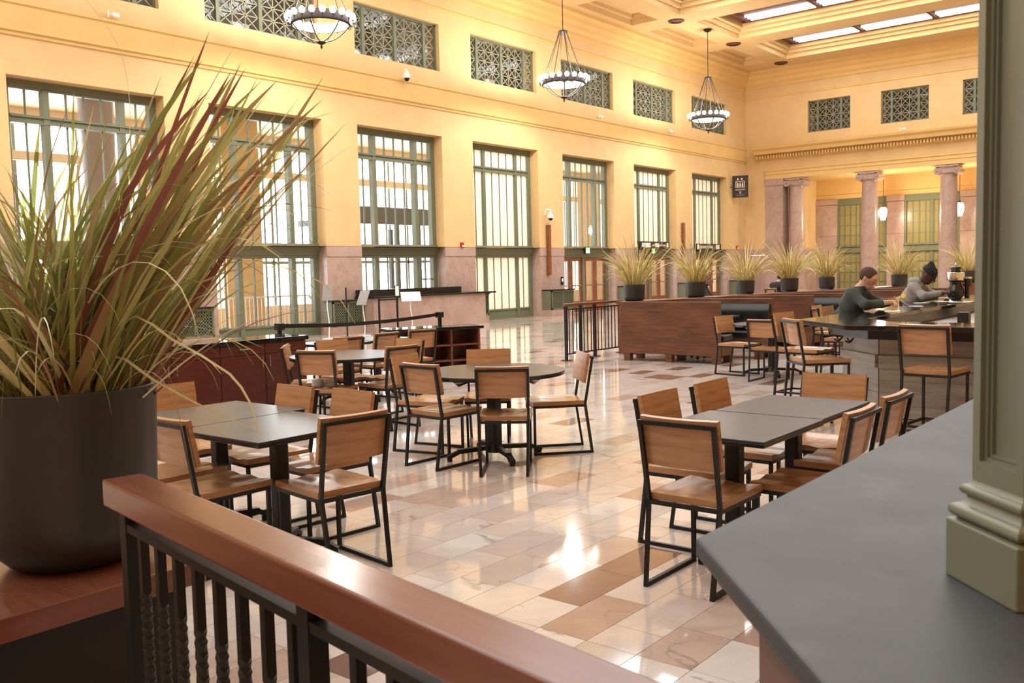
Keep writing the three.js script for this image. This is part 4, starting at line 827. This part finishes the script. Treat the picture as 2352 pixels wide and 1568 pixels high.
for (const [u, w, where] of radSpots) {
  const o = thing('radiator_cover', 'green perforated radiator cover ' + where, 'radiator', [XL, 0, -u], Math.PI / 2, 'radiator covers along the window wall');
  part(o, 'base', bx(-w / 2, w / 2, 0, 0.22, 0, 0.42), M.marble, 'pink marble base'); grille(o, w, 0.66, 0.05, 0, 0.55, 0.4); for (const s of [-1, 1]) part(o, 'side_panel', bx(s * w / 2, s * (w / 2 - 0.03), 0.22, 0.88, 0, 0.4), M.green);
  part(o, 'top', rbx(-w / 2 - 0.02, w / 2 + 0.02, 0.88, 0.92, 0, 0.46, 0.005), M.blackTop);
}
{
  const d = thing('information_desk', 'long pink marble desk with black top under the third tall window', 'desk');
  part(d, 'front', bx(-18.5, -18.45, 0.0, 0.93, -16.85, -21.45), M.marble); part(d, 'plinth', bx(-18.45, -18.42, 0, 0.18, -16.85, -21.45), M.marble);
  part(d, 'side_panel', bx(-19.16, -18.5, 0, 0.93, -16.85, -16.9), M.marble); part(d, 'side_panel', bx(-19.16, -18.5, 0, 0.93, -21.4, -21.45), M.marble);
  part(d, 'top', rbx(-19.17, -18.38, 0.93, 0.98, -16.8, -21.9, 0.006), M.blackTop); part(d, 'upper_ledge', rbx(-19.17, -18.75, 0.98, 1.16, -16.85, -20.7, 0.006), M.blackTop);
}
M.acrylic = std({ color: '#9b9a97', roughness: 0.2 });
function signStand(x, z, h, dark, label, turn, panel, dull) {
  const s = thing('sign_stand', label, 'sign', [x, 0, z], turn), m = dark ? M.black : M.white;
  part(s, 'base', lathe([[0, 0], [0.16, 0], [0.16, 0.012], [0.02, 0.02], [0, 0.02]]), m); part(s, 'pole', dark ? rod(V(0, 0, 0), V(0, h, 0), 0.02) : tube([V(0, 0, 0), V(0.02, h * 0.35, 0), V(-0.02, h * 0.7, 0), V(0, h, 0)], 0.014, 16, 8), m);
  if (panel) { const [w, hh, tilt] = panel; const g = rbox(w, hh, 0.015, 0.004, 0, 0, 0); g.rotateX(-tilt).translate(0, h, 0.01); part(s, 'panel', g, dull ? M.acrylic : M.paper); const q = rbox(w * 0.78, hh * 0.7, 0.004, 0.002, 0, 0, 0.009); q.rotateX(-tilt).translate(0, h, 0.01); part(s, 'print', q, dull ? M.acrylic : M.white); }
}
signStand(-18.0, -14.9, 1.15, false, 'white sign stand turned edge-on beside the window jamb', 0.3, [0.26, 0.4, 0.2], true);
signStand(-18.0, -16.08, 0.98, false, 'white sign stand with a slanted grey panel before the information desk', 0.2, [0.3, 0.42, 0.5], true);
signStand(-18.0, -17.8, 0.95, false, 'white sign stand with a wide white panel before the information desk', 1.0, [0.55, 0.3, 0.6]);
signStand(-18.0, -15.5, 1.26, true, 'plain black pole stand before the green radiator cover', 0);
{
  const s = thing('card_stand', 'black two-legged frame with a small upright white card before the information desk', 'sign', [-18.0, 0, -16.95], Math.PI / 2);
  part(s, 'legs', [bar(V(-0.33, 0, 0), V(-0.33, 0.95, 0), 0.04), bar(V(0.33, 0, 0), V(0.33, 0.95, 0), 0.04), bar(V(-0.33, 0.9, 0), V(0.33, 0.9, 0), 0.04)], M.black);
  part(s, 'card_holder', rbox(0.17, 0.3, 0.02, 0.004, 0.33, 1.12, 0), M.black); part(s, 'card', rbox(0.13, 0.26, 0.006, 0.002, 0.33, 1.12, 0.011), M.paper);
}
for (const [u, y0, y1, lamp] of [[25.68, 1.42, 3.15, true], [35.3, 1.9, 3.47, false]]) {
  const f = thing('wall_fin', lamp ? 'brown wooden fin under a white lamp on the pier between tall windows' : 'brown wooden fin on the pier above the second grass planter', 'wall ornament', [XL, 0, -u]);
  part(f, 'fin', rbx(0.01, 0.13, y0, y1, -0.07, 0.07, 0.01), M.doorWood); part(f, 'bracket', [bx(0, 0.02, y1 - 0.25, y1 - 0.15, -0.05, 0.05), bx(0, 0.02, y0 + 0.15, y0 + 0.25, -0.05, 0.05)], M.iron);
}
function domeCamera(x, y, z, label, arm) {
  const c = thing('dome_camera', label, 'camera', [x, y, z]);
  part(c, 'arm', arm ? tube([V(-0.19, 0.1, 0.1), V(-0.1, 0.28, 0.08), V(0, 0.26, 0), V(0, 0.16, 0)], 0.02, 20, 8) : tube([V(-0.1, 0.1, 0), V(-0.05, 0.22, 0), V(0, 0.22, 0), V(0, 0.14, 0)], 0.025, 20, 8), M.white);
  part(c, 'housing', lathe([[0, 0.18], [0.05, 0.17], [0.1, 0.06], [0.11, 0], [0.1, -0.02], [0, -0.02]]), M.white); part(c, 'lens', lathe([[0, -0.1], [0.05, -0.085], [0.08, -0.02], [0, -0.02]]), M.dark);
}
domeCamera(XL + 0.23, 3.38, -25.6, 'white dome camera on a curved arm above the wooden wall fin', true);
domeCamera(XL + 0.26, 7.12, -18.85, 'white dome camera on the moulding under the lattice windows', false);
for (const [x, y, z, turn, where] of [[XL + 0.13, 7.13, -10.3, Math.PI / 2, 'above the first two tall windows'], [XL + 0.13, 7.13, -29.0, Math.PI / 2, 'above the fifth tall window'], [XL + 0.13, 7.13, -34.2, Math.PI / 2, 'above the sixth tall window'], [-11.9, 7.14, ZF + 0.4, 0, 'above the dentils of the far wall']]) {
  const s = thing('spot_lamp', 'tiny white spot lamp on the moulding ' + where, 'spot lamp', [x, y, z], turn, 'spot lamps on the mouldings');
  part(s, 'stem', rod(V(-0.12, 0, 0), V(-0.12, 0.16, 0), 0.012), M.white); part(s, 'head', lathe([[0, -0.07], [0.05, -0.07], [0.06, 0.05], [0.02, 0.08], [0, 0.08]], 16).rotateZ(1.5).translate(0.04, 0.07, 0), M.white); part(s, 'arm', rod(V(-0.12, 0.1, 0), V(0.02, 0.06, 0), 0.012), M.white);
}
{
  const a = thing('fire_alarm', 'small red fire alarm box above the marble beside the fourth tall window', 'alarm', [XL, 2.42, -21.25]); part(a, 'box', rbox(0.06, 0.16, 0.12, 0.006, 0.03, 0, 0), M.red); part(a, 'lens', rbox(0.02, 0.05, 0.08, 0.004, 0.065, -0.03, 0), M.white);
  const b = thing('fire_alarm', 'small red fire alarm box above the third grass planter', 'alarm', [XL, 2.45, -40.6]); part(b, 'box', rbox(0.06, 0.2, 0.14, 0.006, 0.03, 0, 0), M.red); part(b, 'lens', rbox(0.02, 0.06, 0.09, 0.004, 0.065, -0.03, 0), M.white);
}
// printed signs
function canvasTex(w, h, draw) { const c = document.createElement('canvas'); c.width = w; c.height = h; const g = c.getContext('2d'); draw(g, w, h); const t = new THREE.CanvasTexture(c); t.colorSpace = THREE.SRGBColorSpace; return t; }
function signBox(o, w, h, d, tex, name = 'face') { part(o, 'housing', rbox(w, h, d, 0.01), M.black); const f = part(o, name, new THREE.PlaneGeometry(w * 0.97, h * 0.95), std({ map: tex, roughness: 0.5 })); f.position.z = d / 2 + 0.002; }
{
  const icons = canvasTex(256, 448, (g, w, h) => {
    g.fillStyle = '#241c18'; g.fillRect(0, 0, w, h); g.fillStyle = '#e4d3c0'; g.strokeStyle = '#e4d3c0';
    g.beginPath(); g.moveTo(90, 36); g.lineTo(112, 66); g.lineTo(68, 66); g.fill(); g.fillRect(82, 64, 16, 22); g.beginPath(); g.moveTo(155, 90); g.lineTo(133, 60); g.lineTo(177, 60); g.fill(); g.fillRect(147, 38, 16, 24);
    g.lineWidth = 10; g.strokeRect(56, 112, 144, 132); for (let i = 0; i < 3; i++) { g.beginPath(); g.arc(88 + 40 * i, 150, 11, 0, 7); g.fill(); g.fillRect(76 + 40 * i, 164, 24, 66); }
    g.textAlign = 'center'; g.globalAlpha = 0.7; g.fillRect(48, 280, 160, 24); g.globalAlpha = 1; g.font = 'bold 66px sans-serif'; g.fillText('2', w / 2, 376); g.font = '24px sans-serif'; g.globalAlpha = 0.5; g.fillRect(60, 404, 136, 14); g.globalAlpha = 1;
  });
  const s = thing('elevator_sign', 'black projecting sign with white elevator symbol beside the last tall window', 'sign', [XL + 0.42, 5.25, -40.15], 0.25); signBox(s, 0.72, 1.0, 0.08, icons); part(s, 'wall_arm', box(0.2, 0.05, 0.04, -0.42, 0, 0), M.black);
  const bars = (list) => canvasTex(768, 112, (g, w, h) => { g.fillStyle = '#1d1913'; g.fillRect(0, 0, w, h); for (const [x, y, bw, bh, c] of list) { g.fillStyle = c; g.fillRect(x * w, y * h, bw * w, bh * h); } });
  const A = bars([[0.06, 0.2, 0.055, 0.6, '#f1e9e2'], [0.13, 0.2, 0.14, 0.68, '#eee6e2'], [0.275, 0.2, 0.07, 0.66, '#eee6e2'], [0.40, 0.42, 0.09, 0.26, '#b8ad98'], [0.505, 0.25, 0.14, 0.55, '#efe8e2'], [0.66, 0.42, 0.1, 0.26, '#a99f8c'], [0.77, 0.42, 0.11, 0.26, '#b8ad98'], [0.91, 0.18, 0.06, 0.66, '#f1e9e2']]);
  const B = bars([[0.01, 0.12, 0.075, 0.75, '#f1e3d4'], [0.1, 0.3, 0.12, 0.45, '#bdb097'], [0.235, 0.3, 0.17, 0.45, '#b3a492'], [0.43, 0.3, 0.1, 0.45, '#ab9c8a'], [0.54, 0.3, 0.12, 0.45, '#b7aa95'], [0.78, 0.14, 0.16, 0.72, '#ddd0c0']]);
  for (const [u, y, t, lab, stand] of [[32.5, 2.5, A, 'black direction sign board with white blocks over the doors of the sixth tall window'], [37.2, 2.45, B, 'black direction sign board over the doors of the last tall window']]) {
    const o = thing('direction_sign', lab, 'sign', [XL + 0.25, y, -u], Math.PI / 2); signBox(o, 2.35, 0.28, 0.12, t); for (const s of [-1, 1]) part(o, 'hanger', box(0.05, 0.05, 0.2, s * 0.8, -0.16, -0.1), M.black);
  }
  for (const [u, where] of [[28.25, 'fifth'], [33.0, 'sixth']]) {
    const o = thing('exit_sign', 'small glowing green exit sign over the doors of the ' + where + ' tall window', 'sign', [XW + 0.3, 2.28, -u], Math.PI / 2);
    part(o, 'housing', rbox(0.32, 0.24, 0.06, 0.008), M.black); part(o, 'face', rbox(0.24, 0.2, 0.01, 0.003, 0.02, 0, 0.031), M.exitGreen); part(o, 'mount', box(0.04, 0.04, 0.2, 0, 0, -0.12), M.black);
  }
  const b = thing('door_button', 'small dark push plate with white symbol on the marble beside the fifth window doors', 'button', [XL + 0.02, 1.2, -26.5], Math.PI / 2); part(b, 'plate', rbox(0.14, 0.28, 0.03, 0.006), M.black); part(b, 'symbol', rbox(0.08, 0.12, 0.006, 0.002, 0, 0.03, 0.017), M.paper);
  const sc = thing('wall_screen', 'tiny dark screen with blue glow on the marble behind the third grass planter', 'screen', [-19.05, 1.25, -41.3], 0.4); part(sc, 'case', rbox(0.34, 0.2, 0.06, 0.01), M.black); part(sc, 'display', rbox(0.12, 0.06, 0.008, 0.002, 0, 0.01, 0.031), glow([0.2, 0.2, 1], 1.2));
}
// ================================================================ chandeliers and lanterns
function makeChandelier() {
  const c = thing('chandelier', 'dark iron ring chandelier with white globe bulbs above the information desk', 'chandelier', [0, 0, 0], 0, 'ring chandeliers along the window wall');
  const R = 0.64, rb = 0.735;
  part(c, 'canopy', lathe([[0, 3.27], [0.16, 3.27], [0.12, 3.2], [0.03, 3.16], [0, 3.16]]), M.bronze);
  part(c, 'stem', rod(V(0, 1.42, 0), V(0, 3.2, 0), 0.013), M.bronze);
  part(c, 'hub', lathe([[0, 1.36], [0.06, 1.38], [0.14, 1.43], [0.14, 1.46], [0.04, 1.5], [0, 1.52]]), M.bronze);
  part(c, 'ring', lathe([[R - 0.012, -0.14], [R + 0.012, -0.14], [R + 0.03, -0.12], [R + 0.012, -0.08], [R + 0.012, 0.04], [R + 0.03, 0.07], [R - 0.012, 0.07], [R - 0.012, -0.14]], 56), M.bronze);
  for (let i = 0; i < 8; i++) { const a = i / 8 * 6.2832; part(c, 'chain', rod(V(Math.cos(a) * 0.12, 1.42, Math.sin(a) * 0.12), V(Math.cos(a) * R, 0, Math.sin(a) * R), 0.011, 6), M.bronze); }
  for (let i = 0; i < 6; i++) { const a = i / 6 * 6.2832, f = (r, y) => V(Math.cos(a) * r, y, Math.sin(a) * r); part(c, 'basket_rib', tube([f(R, -0.1), f(R * 0.8, -0.26), f(R * 0.42, -0.44), f(0.07, -0.5)], 0.013, 14, 6), M.bronze); }
  part(c, 'finial', lathe([[0, -0.66], [0.015, -0.64], [0.03, -0.6], [0.012, -0.57], [0.1, -0.52], [0.11, -0.49], [0.03, -0.47], [0, -0.47]]), M.bronze);
  for (let i = 0; i < 20; i++) {
    const a = i / 20 * 6.2832, f = (r, y) => V(Math.cos(a) * r, y, Math.sin(a) * r), p = f(rb, 0.02);
    const h = part(c, 'lamp_arm', [tube([f(R, -0.1), f(rb - 0.02, -0.14), f(rb, -0.06)], 0.008, 8, 5), cyl(0.022, 0.022, 0.05, p.x, -0.07, p.z, 10)], M.bronze);
    part(h, 'bulb', new THREE.SphereGeometry(0.068, 14, 10).scale(1, 1.12, 1).translate(p.x, 0.04, p.z), M.bulb);
  }
  return c;
}
{
  const c = makeChandelier(), spots = [-13.85, -23.22, -32.7, -4.4];
  spots.forEach((z, k) => {
    const o = k ? copyThing(c, [-16.6, 7.33, z], 0.13 * k, 'dark iron ring chandelier with white globe bulbs ' + ['', 'over the fourth and fifth tall windows', 'nearest the far colonnade corner', 'over the first tall windows'][k]) : (c.position.set(-16.6, 7.33, z), c);
    const l = new THREE.PointLight(new THREE.Color(1, 0.95, 0.88), 50, 0, 2); l.position.set(-16.6, 7.4, z); l.castShadow = true; l.shadow.radius = 7; l.name = 'chandelier_light'; scene.add(l);
  });
}
for (const [x, k] of [[-13.29, 0], [-10.09, 1]]) {
  const o = thing('pendant_lantern', 'glowing white pendant lantern hanging between the marble columns', 'lantern', [x, 3.78, -43.2], 0, 'pendant lanterns in the colonnade');
  part(o, 'shade', lathe([[0, -0.29], [0.1, -0.29], [0.17, -0.05], [0.19, 0.12], [0.15, 0.26], [0.06, 0.3], [0, 0.3]], 8), M.lantern); part(o, 'cap', lathe([[0, 0.3], [0.07, 0.3], [0.05, 0.36], [0, 0.4]], 12), M.bronze); part(o, 'chain', rod(V(0, 0.38, 0), V(0, 1.82, 0), 0.012), M.bronze);
  const l = new THREE.PointLight(new THREE.Color(1, 0.88, 0.66), 24, 0, 2); l.position.set(x, 3.75, -42.9); l.castShadow = true; l.shadow.radius = 8; l.name = 'lantern_light'; scene.add(l);
}

// ================================================================ people
const sub3 = (a, b) => [a[0] - b[0], a[1] - b[1], a[2] - b[2]], dot3 = (a, b) => a[0] * b[0] + a[1] * b[1] + a[2] * b[2];
function capsule(p, a, b, ra, rb) { const px = p[0] - a[0], py = p[1] - a[1], pz = p[2] - a[2], bx = b[0] - a[0], by = b[1] - a[1], bz = b[2] - a[2]; let t = (px * bx + py * by + pz * bz) / (bx * bx + by * by + bz * bz + 1e-9); t = t < 0 ? 0 : t > 1 ? 1 : t; const x = px - bx * t, y = py - by * t, z = pz - bz * t; return Math.sqrt(x * x + y * y + z * z) - (ra + (rb - ra) * t); }
const smin = (a, b, k) => { const h = clamp(0.5 + 0.5 * (b - a) / k, 0, 1); return lerp(b, a, h) - k * h * (1 - h); };
const bonesField = (bones, k) => (p) => { let d = 9; for (const q of bones) d = smin(d, capsule(p, q[0], q[1], q[2], q[3]), k); return d; };
function meshField(fn, c, half, cell) {
  const res = Math.max(16, Math.ceil(2 * half / cell)), mc = new MarchingCubes(res, M.white, false, false, 120000), f = mc.field, hs = res / 2;
  const at = (x, y, z) => fn([c[0] + (x - hs) / hs * half, c[1] + (y - hs) / hs * half, c[2] + (z - hs) / hs * half]), B = 6, far = half / hs * B * 1.3;
  for (let z0 = 0; z0 < res; z0 += B) for (let y0 = 0; y0 < res; y0 += B) for (let x0 = 0; x0 < res; x0 += B) {   // blocks clear of the surface take one value
    const d = at(x0 + B / 2, y0 + B / 2, z0 + B / 2), skip = Math.abs(d) > far;
    for (let z = z0; z < Math.min(res, z0 + B); z++) for (let y = y0; y < Math.min(res, y0 + B); y++) for (let x = x0; x < Math.min(res, x0 + B); x++) f[x + y * res + z * res * res] = -(skip ? d : at(x, y, z));
  }
  mc.isolation = 0; mc.update();
  const n = mc.count, pos = new Float32Array(mc.positionArray.slice(0, n * 3)), g = new THREE.BufferGeometry();
  for (let i = 0; i < n; i++) for (let k = 0; k < 3; k++) pos[3 * i + k] = c[k] + pos[3 * i + k] * half;
  g.setAttribute('position', new THREE.BufferAttribute(pos, 3)); const w = mergeVertices(g, 1e-5); w.computeVertexNormals(); return w;
}
function handBones(wr, dir, up, side) {               // palm and five curled fingers; dir points along the hand, side towards the thumb
  const add = (p, a, b, c) => [0, 1, 2].map((i) => p[i] + dir[i] * a + up[i] * b + side[i] * c), out = [[wr, add(wr, 0.05, 0, 0), 0.024, 0.022]];
  out.push([add(wr, 0.03, 0, 0.015), add(wr, 0.08, 0, 0.022), 0.017, 0.014], [add(wr, 0.03, 0, -0.015), add(wr, 0.078, 0, -0.02), 0.017, 0.014]);
  [[0.027, 0.078], [0.009, 0.086], [-0.009, 0.082], [-0.026, 0.068]].forEach(([s, l]) => { const k0 = add(wr, 0.08, 0, s), k1 = add(wr, 0.08 + l * 0.5, -0.008, s), k2 = add(wr, 0.08 + l * 0.75, -0.03, s * 0.95), k3 = add(wr, 0.08 + l * 0.72, -0.052, s * 0.9); out.push([k0, k1, 0.0095, 0.009], [k1, k2, 0.009, 0.0085], [k2, k3, 0.0085, 0.008]); });
  const t0 = add(wr, 0.03, 0, 0.024), t1 = add(wr, 0.062, -0.006, 0.048), t2 = add(wr, 0.092, -0.016, 0.05); out.push([t0, t1, 0.0125, 0.0105], [t1, t2, 0.0105, 0.0085]);
  return out;
}
const norm3 = (a) => { const l = Math.hypot(...a); return a.map((v) => v / l); }, cross3 = (a, b) => [a[1] * b[2] - a[2] * b[1], a[2] * b[0] - a[0] * b[2], a[0] * b[1] - a[1] * b[0]];
// joints in the person's own space: +z is where the person looks, origin on the floor
function person(label, [x, y, z], turn, J, o) {
  const P = thing('person', label, 'person', [x, y, z], turn), k = 0.035;
  const mid = (a, b, t = 0.5) => a.map((v, i) => lerp(v, b[i], t));
  const hip = mid(J.hipL, J.hipR), chest = mid(hip, J.neck, 0.62), belly = mid(hip, J.neck, 0.28);
  const torso = (e) => [[[hip[0] - 0.07, hip[1], hip[2]], [hip[0] + 0.07, hip[1], hip[2]], 0.115 + e, 0.115 + e], [mid(hip, belly, 0.4), belly, 0.12 + e, 0.115 + e], [[belly[0] - 0.05, belly[1], belly[2]], [belly[0] + 0.05, belly[1], belly[2]], 0.105 + e, 0.105 + e], [[chest[0] - 0.085, chest[1], chest[2]], [chest[0] + 0.085, chest[1], chest[2]], 0.11 + e, 0.11 + e], [J.shL, J.shR, 0.066 + e, 0.066 + e], [chest, J.neck, 0.1 + e, 0.06 + e]];
  const arm = (s, e) => [[J['sh' + s], J['el' + s], 0.056 + e, 0.042 + e], [J['el' + s], J['wr' + s], 0.042 + e, 0.027 + e]];
  const leg = (s, e) => [[J['hip' + s], J['kn' + s], 0.088 + e, 0.058 + e], [J['kn' + s], J['an' + s], 0.056 + e, 0.038 + e]];
  const hd = J.head, fwd = norm3(J.look), upv = norm3(cross3(cross3(fwd, [0, 1, 0]), fwd)), sd = norm3(cross3(upv, fwd));
  const H = (f, u, s = 0) => [0, 1, 2].map((i) => hd[i] + fwd[i] * f + upv[i] * u + sd[i] * s);
  const bones = [...torso(0), ...['L', 'R'].flatMap((s) => [...arm(s, 0), ...leg(s, 0)]), [J.neck, H(-0.02, -0.06), 0.055, 0.052]];
  const headF = (p) => {
    let d = capsule(p, H(-0.012, 0.02), H(-0.028, 0.03), 0.092, 0.09); d = smin(d, capsule(p, H(0.025, 0.0), H(0.03, -0.065), 0.07, 0.05), 0.04); d = smin(d, capsule(p, H(0.045, -0.095), H(0.03, -0.09), 0.03, 0.035), 0.03);
    d = smin(d, capsule(p, J.neck, H(-0.02, -0.05), 0.056, 0.054), 0.03);
    d = smin(d, capsule(p, H(0.09, 0.01), H(0.112, -0.03), 0.009, 0.014), 0.012);
    for (const s of [-1, 1]) { d = smin(d, capsule(p, H(0.085, 0.035, s * 0.015), H(0.07, 0.035, s * 0.05), 0.012, 0.01), 0.015); d = Math.max(d, -capsule(p, H(0.098, 0.012, s * 0.032), H(0.098, 0.012, s * 0.036), 0.012, 0.012)); d = smin(d, capsule(p, H(-0.015, 0.015, s * 0.084), H(-0.02, -0.02, s * 0.08), 0.014, 0.01), 0.008); }
    d = smin(d, capsule(p, H(0.09, -0.062, -0.02), H(0.09, -0.062, 0.02), 0.01, 0.01), 0.01); d = Math.max(d, -capsule(p, H(0.104, -0.062, -0.022), H(0.104, -0.062, 0.022), 0.003, 0.003));
    return d;
  };
  const skin = std({ color: o.skin, roughness: 0.55 }), geos = [];
  const bodyF = bonesField(bones, k);
  const all = Object.values(J).filter((v) => v.length === 3), lo = [0, 1, 2].map((i) => Math.min(...all.map((v) => v[i])) - 0.2), hi = [0, 1, 2].map((i) => Math.max(...all.map((v) => v[i])) + 0.2), c = mid(lo, hi), half = Math.max(...hi.map((v, i) => v - lo[i])) / 2;
  geos.push(meshField(bodyF, c, half, 0.014), meshField(headF, hd, 0.2, 0.005));
  for (const s of ['L', 'R']) { const dir = norm3(sub3(J['wr' + s], J['el' + s])), side0 = s === 'L' ? [-1, 0.6, 0] : [1, 0.6, 0], up = norm3(cross3(cross3(dir, [0, 1, 0.01]), dir)), side = norm3(cross3(up, dir).map((v) => v * (dot3(cross3(up, dir), side0) > 0 ? 1 : -1))); geos.push(meshField(bonesField(handBones(J['wr' + s], dir, up, side), 0.008), [0, 1, 2].map((i) => J['wr' + s][i] + dir[i] * 0.07), 0.13, 0.004)); }
  part(P, 'body', join(geos.map((g) => g.toNonIndexed())), skin);
  const cloth = std({ color: o.top, roughness: 0.9, map: TEX.knit });
  const cut = (v, p) => Math.max(v, (p[1] - (J.neck[1] + 0.02)));
  const folds = (p) => 0.004 * Math.sin(p[1] * 42 + p[2] * 30 + 3 * Math.sin(p[0] * 14)) + 0.003 * Math.sin(p[1] * 23 - p[0] * 35);
  const tf = bonesField([...torso(0.016), ...arm('L', 0.014), ...arm('R', 0.014)], 0.045);
  const wrist = (p) => Math.min(...['L', 'R'].map((s) => { const d = norm3(sub3(J['wr' + s], J['el' + s])); const q = sub3(p, J['wr' + s]); return Math.hypot(...q) < 0.12 ? -(dot3(q, d) + (o.cuff ?? 0.02)) : 1; }));
  part(P, o.topName, metric(meshField((p) => Math.max(cut(tf(p) + folds(p), p), -wrist(p)), c, half, 0.013)), cloth, o.topLabel);
  if (o.hood) part(P, 'hood', metric(meshField((p) => Math.max(bonesField([[[J.neck[0] - 0.07, J.neck[1] + 0.01, J.neck[2] - 0.02], [J.neck[0] + 0.07, J.neck[1] + 0.01, J.neck[2] - 0.02], 0.06, 0.06], [[J.neck[0] - 0.06, J.neck[1] + 0.03, J.neck[2] - 0.08], [J.neck[0] + 0.06, J.neck[1] + 0.03, J.neck[2] - 0.08], 0.06, 0.06]], 0.05)(p), -headF(p) - 0.004), J.neck, 0.24, 0.008)), cloth);
  else part(P, 'collar', metric(meshField((p) => Math.max(Math.abs(capsule(p, J.neck, mid(J.neck, H(-0.02, -0.06), 0.5), 0.07, 0.066)) - 0.006, p[1] - J.neck[1] - 0.035), J.neck, 0.14, 0.006)), cloth);
  part(P, 'trousers', metric(meshField(bonesField([[[hip[0] - 0.07, hip[1], hip[2]], [hip[0] + 0.07, hip[1], hip[2]], 0.122, 0.122], ...leg('L', 0.016), ...leg('R', 0.016)], 0.03), c, half, 0.014)), std({ color: '#26282d', roughness: 0.9 }));
  for (const s of ['L', 'R']) part(P, 'shoe', metric(meshField((p) => Math.max(bonesField([[J['an' + s], [J['an' + s][0], J['an' + s][1] - 0.03, J['an' + s][2] + 0.14], 0.05, 0.04]], 0.02)(p), (J['an' + s][1] - 0.07) - p[1]), J['an' + s], 0.24, 0.01)), M.dark);
  if (o.beanie) part(P, 'beanie', metric(meshField((p) => { const q = sub3(p, hd), u = dot3(q, upv), f = dot3(q, fwd); return Math.max(smin(capsule(p, H(-0.012, 0.02), H(-0.03, 0.03), 0.106, 0.104), capsule(p, H(-0.03, 0.07), H(-0.075, 0.15), 0.075, 0.035), 0.05) + 0.002 * Math.sin(u * 190), 0.02 - u - 0.12 * f); }, H(-0.02, 0.08), 0.2, 0.006)), std({ color: '#1d1a1c', roughness: 0.95 }));
  else part(P, 'hair', metric(meshField((p) => { const q = sub3(p, hd), u = dot3(q, upv), f = dot3(q, fwd), s = Math.abs(dot3(q, sd)); const side = u + 0.02 + Math.min(0, -f) * 0.9; return Math.max(capsule(p, H(-0.014, 0.024), H(-0.032, 0.03), 0.098, 0.098), f - (o.hairline ?? 0.05) - 0.25 * Math.max(0, u - 0.05), Math.min(0.075 - u, f < -0.045 ? -0.06 - u : 0.012 - u - 0.2 * f)); }, hd, 0.2, 0.005)), std({ color: o.hair, roughness: 0.9 }));
  return P;
}
{
  const sit = (lean, hx) => ({ hipL: [0.09, 0.81, -0.03], hipR: [-0.09, 0.81, -0.03], knL: [0.12, 0.765, 0.34], knR: [-0.12, 0.765, 0.34], anL: [0.11, 0.32, 0.36], anR: [-0.11, 0.32, 0.36], neck: [0, 1.25, 0.08 + lean], head: [0, 1.375, 0.19 + lean], look: [0, -0.55, 1], shL: [0.165, 1.19, 0.05 + lean], shR: [-0.165, 1.19, 0.05 + lean] });
  stool(-4.11, -11.1, 90, 'bar stool under the seated man in green', G7);
  person('man in a dark green sweater leaning on the bar over his phone', [-3.86, 0, -11.1], Math.PI / 2, { ...sit(0.1, 0), elL: [0.25, 1.075, 0.34], elR: [-0.24, 1.075, 0.33], wrL: [0.05, 1.09, 0.53], wrR: [-0.04, 1.095, 0.54] }, { skin: '#c6957a', top: '#4d544e', topName: 'sweater', topLabel: 'dark green sweater', hair: '#4a3326', cuff: 0.09, hairline: 0.045 });
  const ph = thing('phone', 'dark phone held by the man in green', 'phone', [-3.2, 1.1, -11.1], Math.PI / 2); part(ph, 'body', rbox(0.075, 0.15, 0.009, 0.004).rotateX(-0.9), M.blackTop);
  stool(-4.17, -13.8, 90, 'bar stool under the person in the grey hooded top', G7);
  person('person in a light grey hooded top and black beanie eating at the bar', [-3.92, 0, -13.8], Math.PI / 2, { ...sit(0.1, 0), head: [0, 1.365, 0.31], look: [0, -0.75, 1], elL: [0.24, 1.08, 0.3], elR: [-0.23, 1.08, 0.3], wrL: [0.07, 1.115, 0.49], wrR: [-0.08, 1.115, 0.5] }, { skin: '#4e3226', top: '#aaa49c', topName: 'hooded_top', topLabel: 'light grey hooded top', hood: true, beanie: true });
  const low = Object.fromEntries(Object.entries(sit(-0.1, 0)).map(([k, v]) => [k, k === 'look' ? [0, -0.2, 1] : k.startsWith('an') ? [v[0], 0.09, v[2]] : [v[0], v[1] - 0.12, v[2]]]));
  Object.assign(low, { elL: [0.25, 0.86, 0.1], elR: [-0.25, 0.86, 0.1], wrL: [0.12, 0.84, 0.32], wrR: [-0.12, 0.84, 0.32] });
  const far = (x, z, turn, label, seatLabel, o) => { const c = chair(x - 0.27 * Math.sin(turn), z - 0.27 * Math.cos(turn), turn / RAD, seatLabel, 'chairs beyond the planter ledge'); c.scale.y = 1.2; person(label, [x, 0, z], turn, low, o); };
  far(-10.05, -19.55, 1.9, 'dark haired person in a black coat sitting behind the second grass planter', 'wooden chair under the person in the black coat', { skin: '#9a705a', top: '#2a2a2c', topName: 'coat', topLabel: 'black coat', hair: '#161312' });
  far(-9.1, -21.6, 2.6, 'dark haired person in a black jacket sitting behind the fourth grass planter', 'wooden chair under the person in the black jacket', { skin: '#b98a70', top: '#232224', topName: 'jacket', topLabel: 'black jacket', hair: '#171413' });
}
renderer.render(scene, camera);
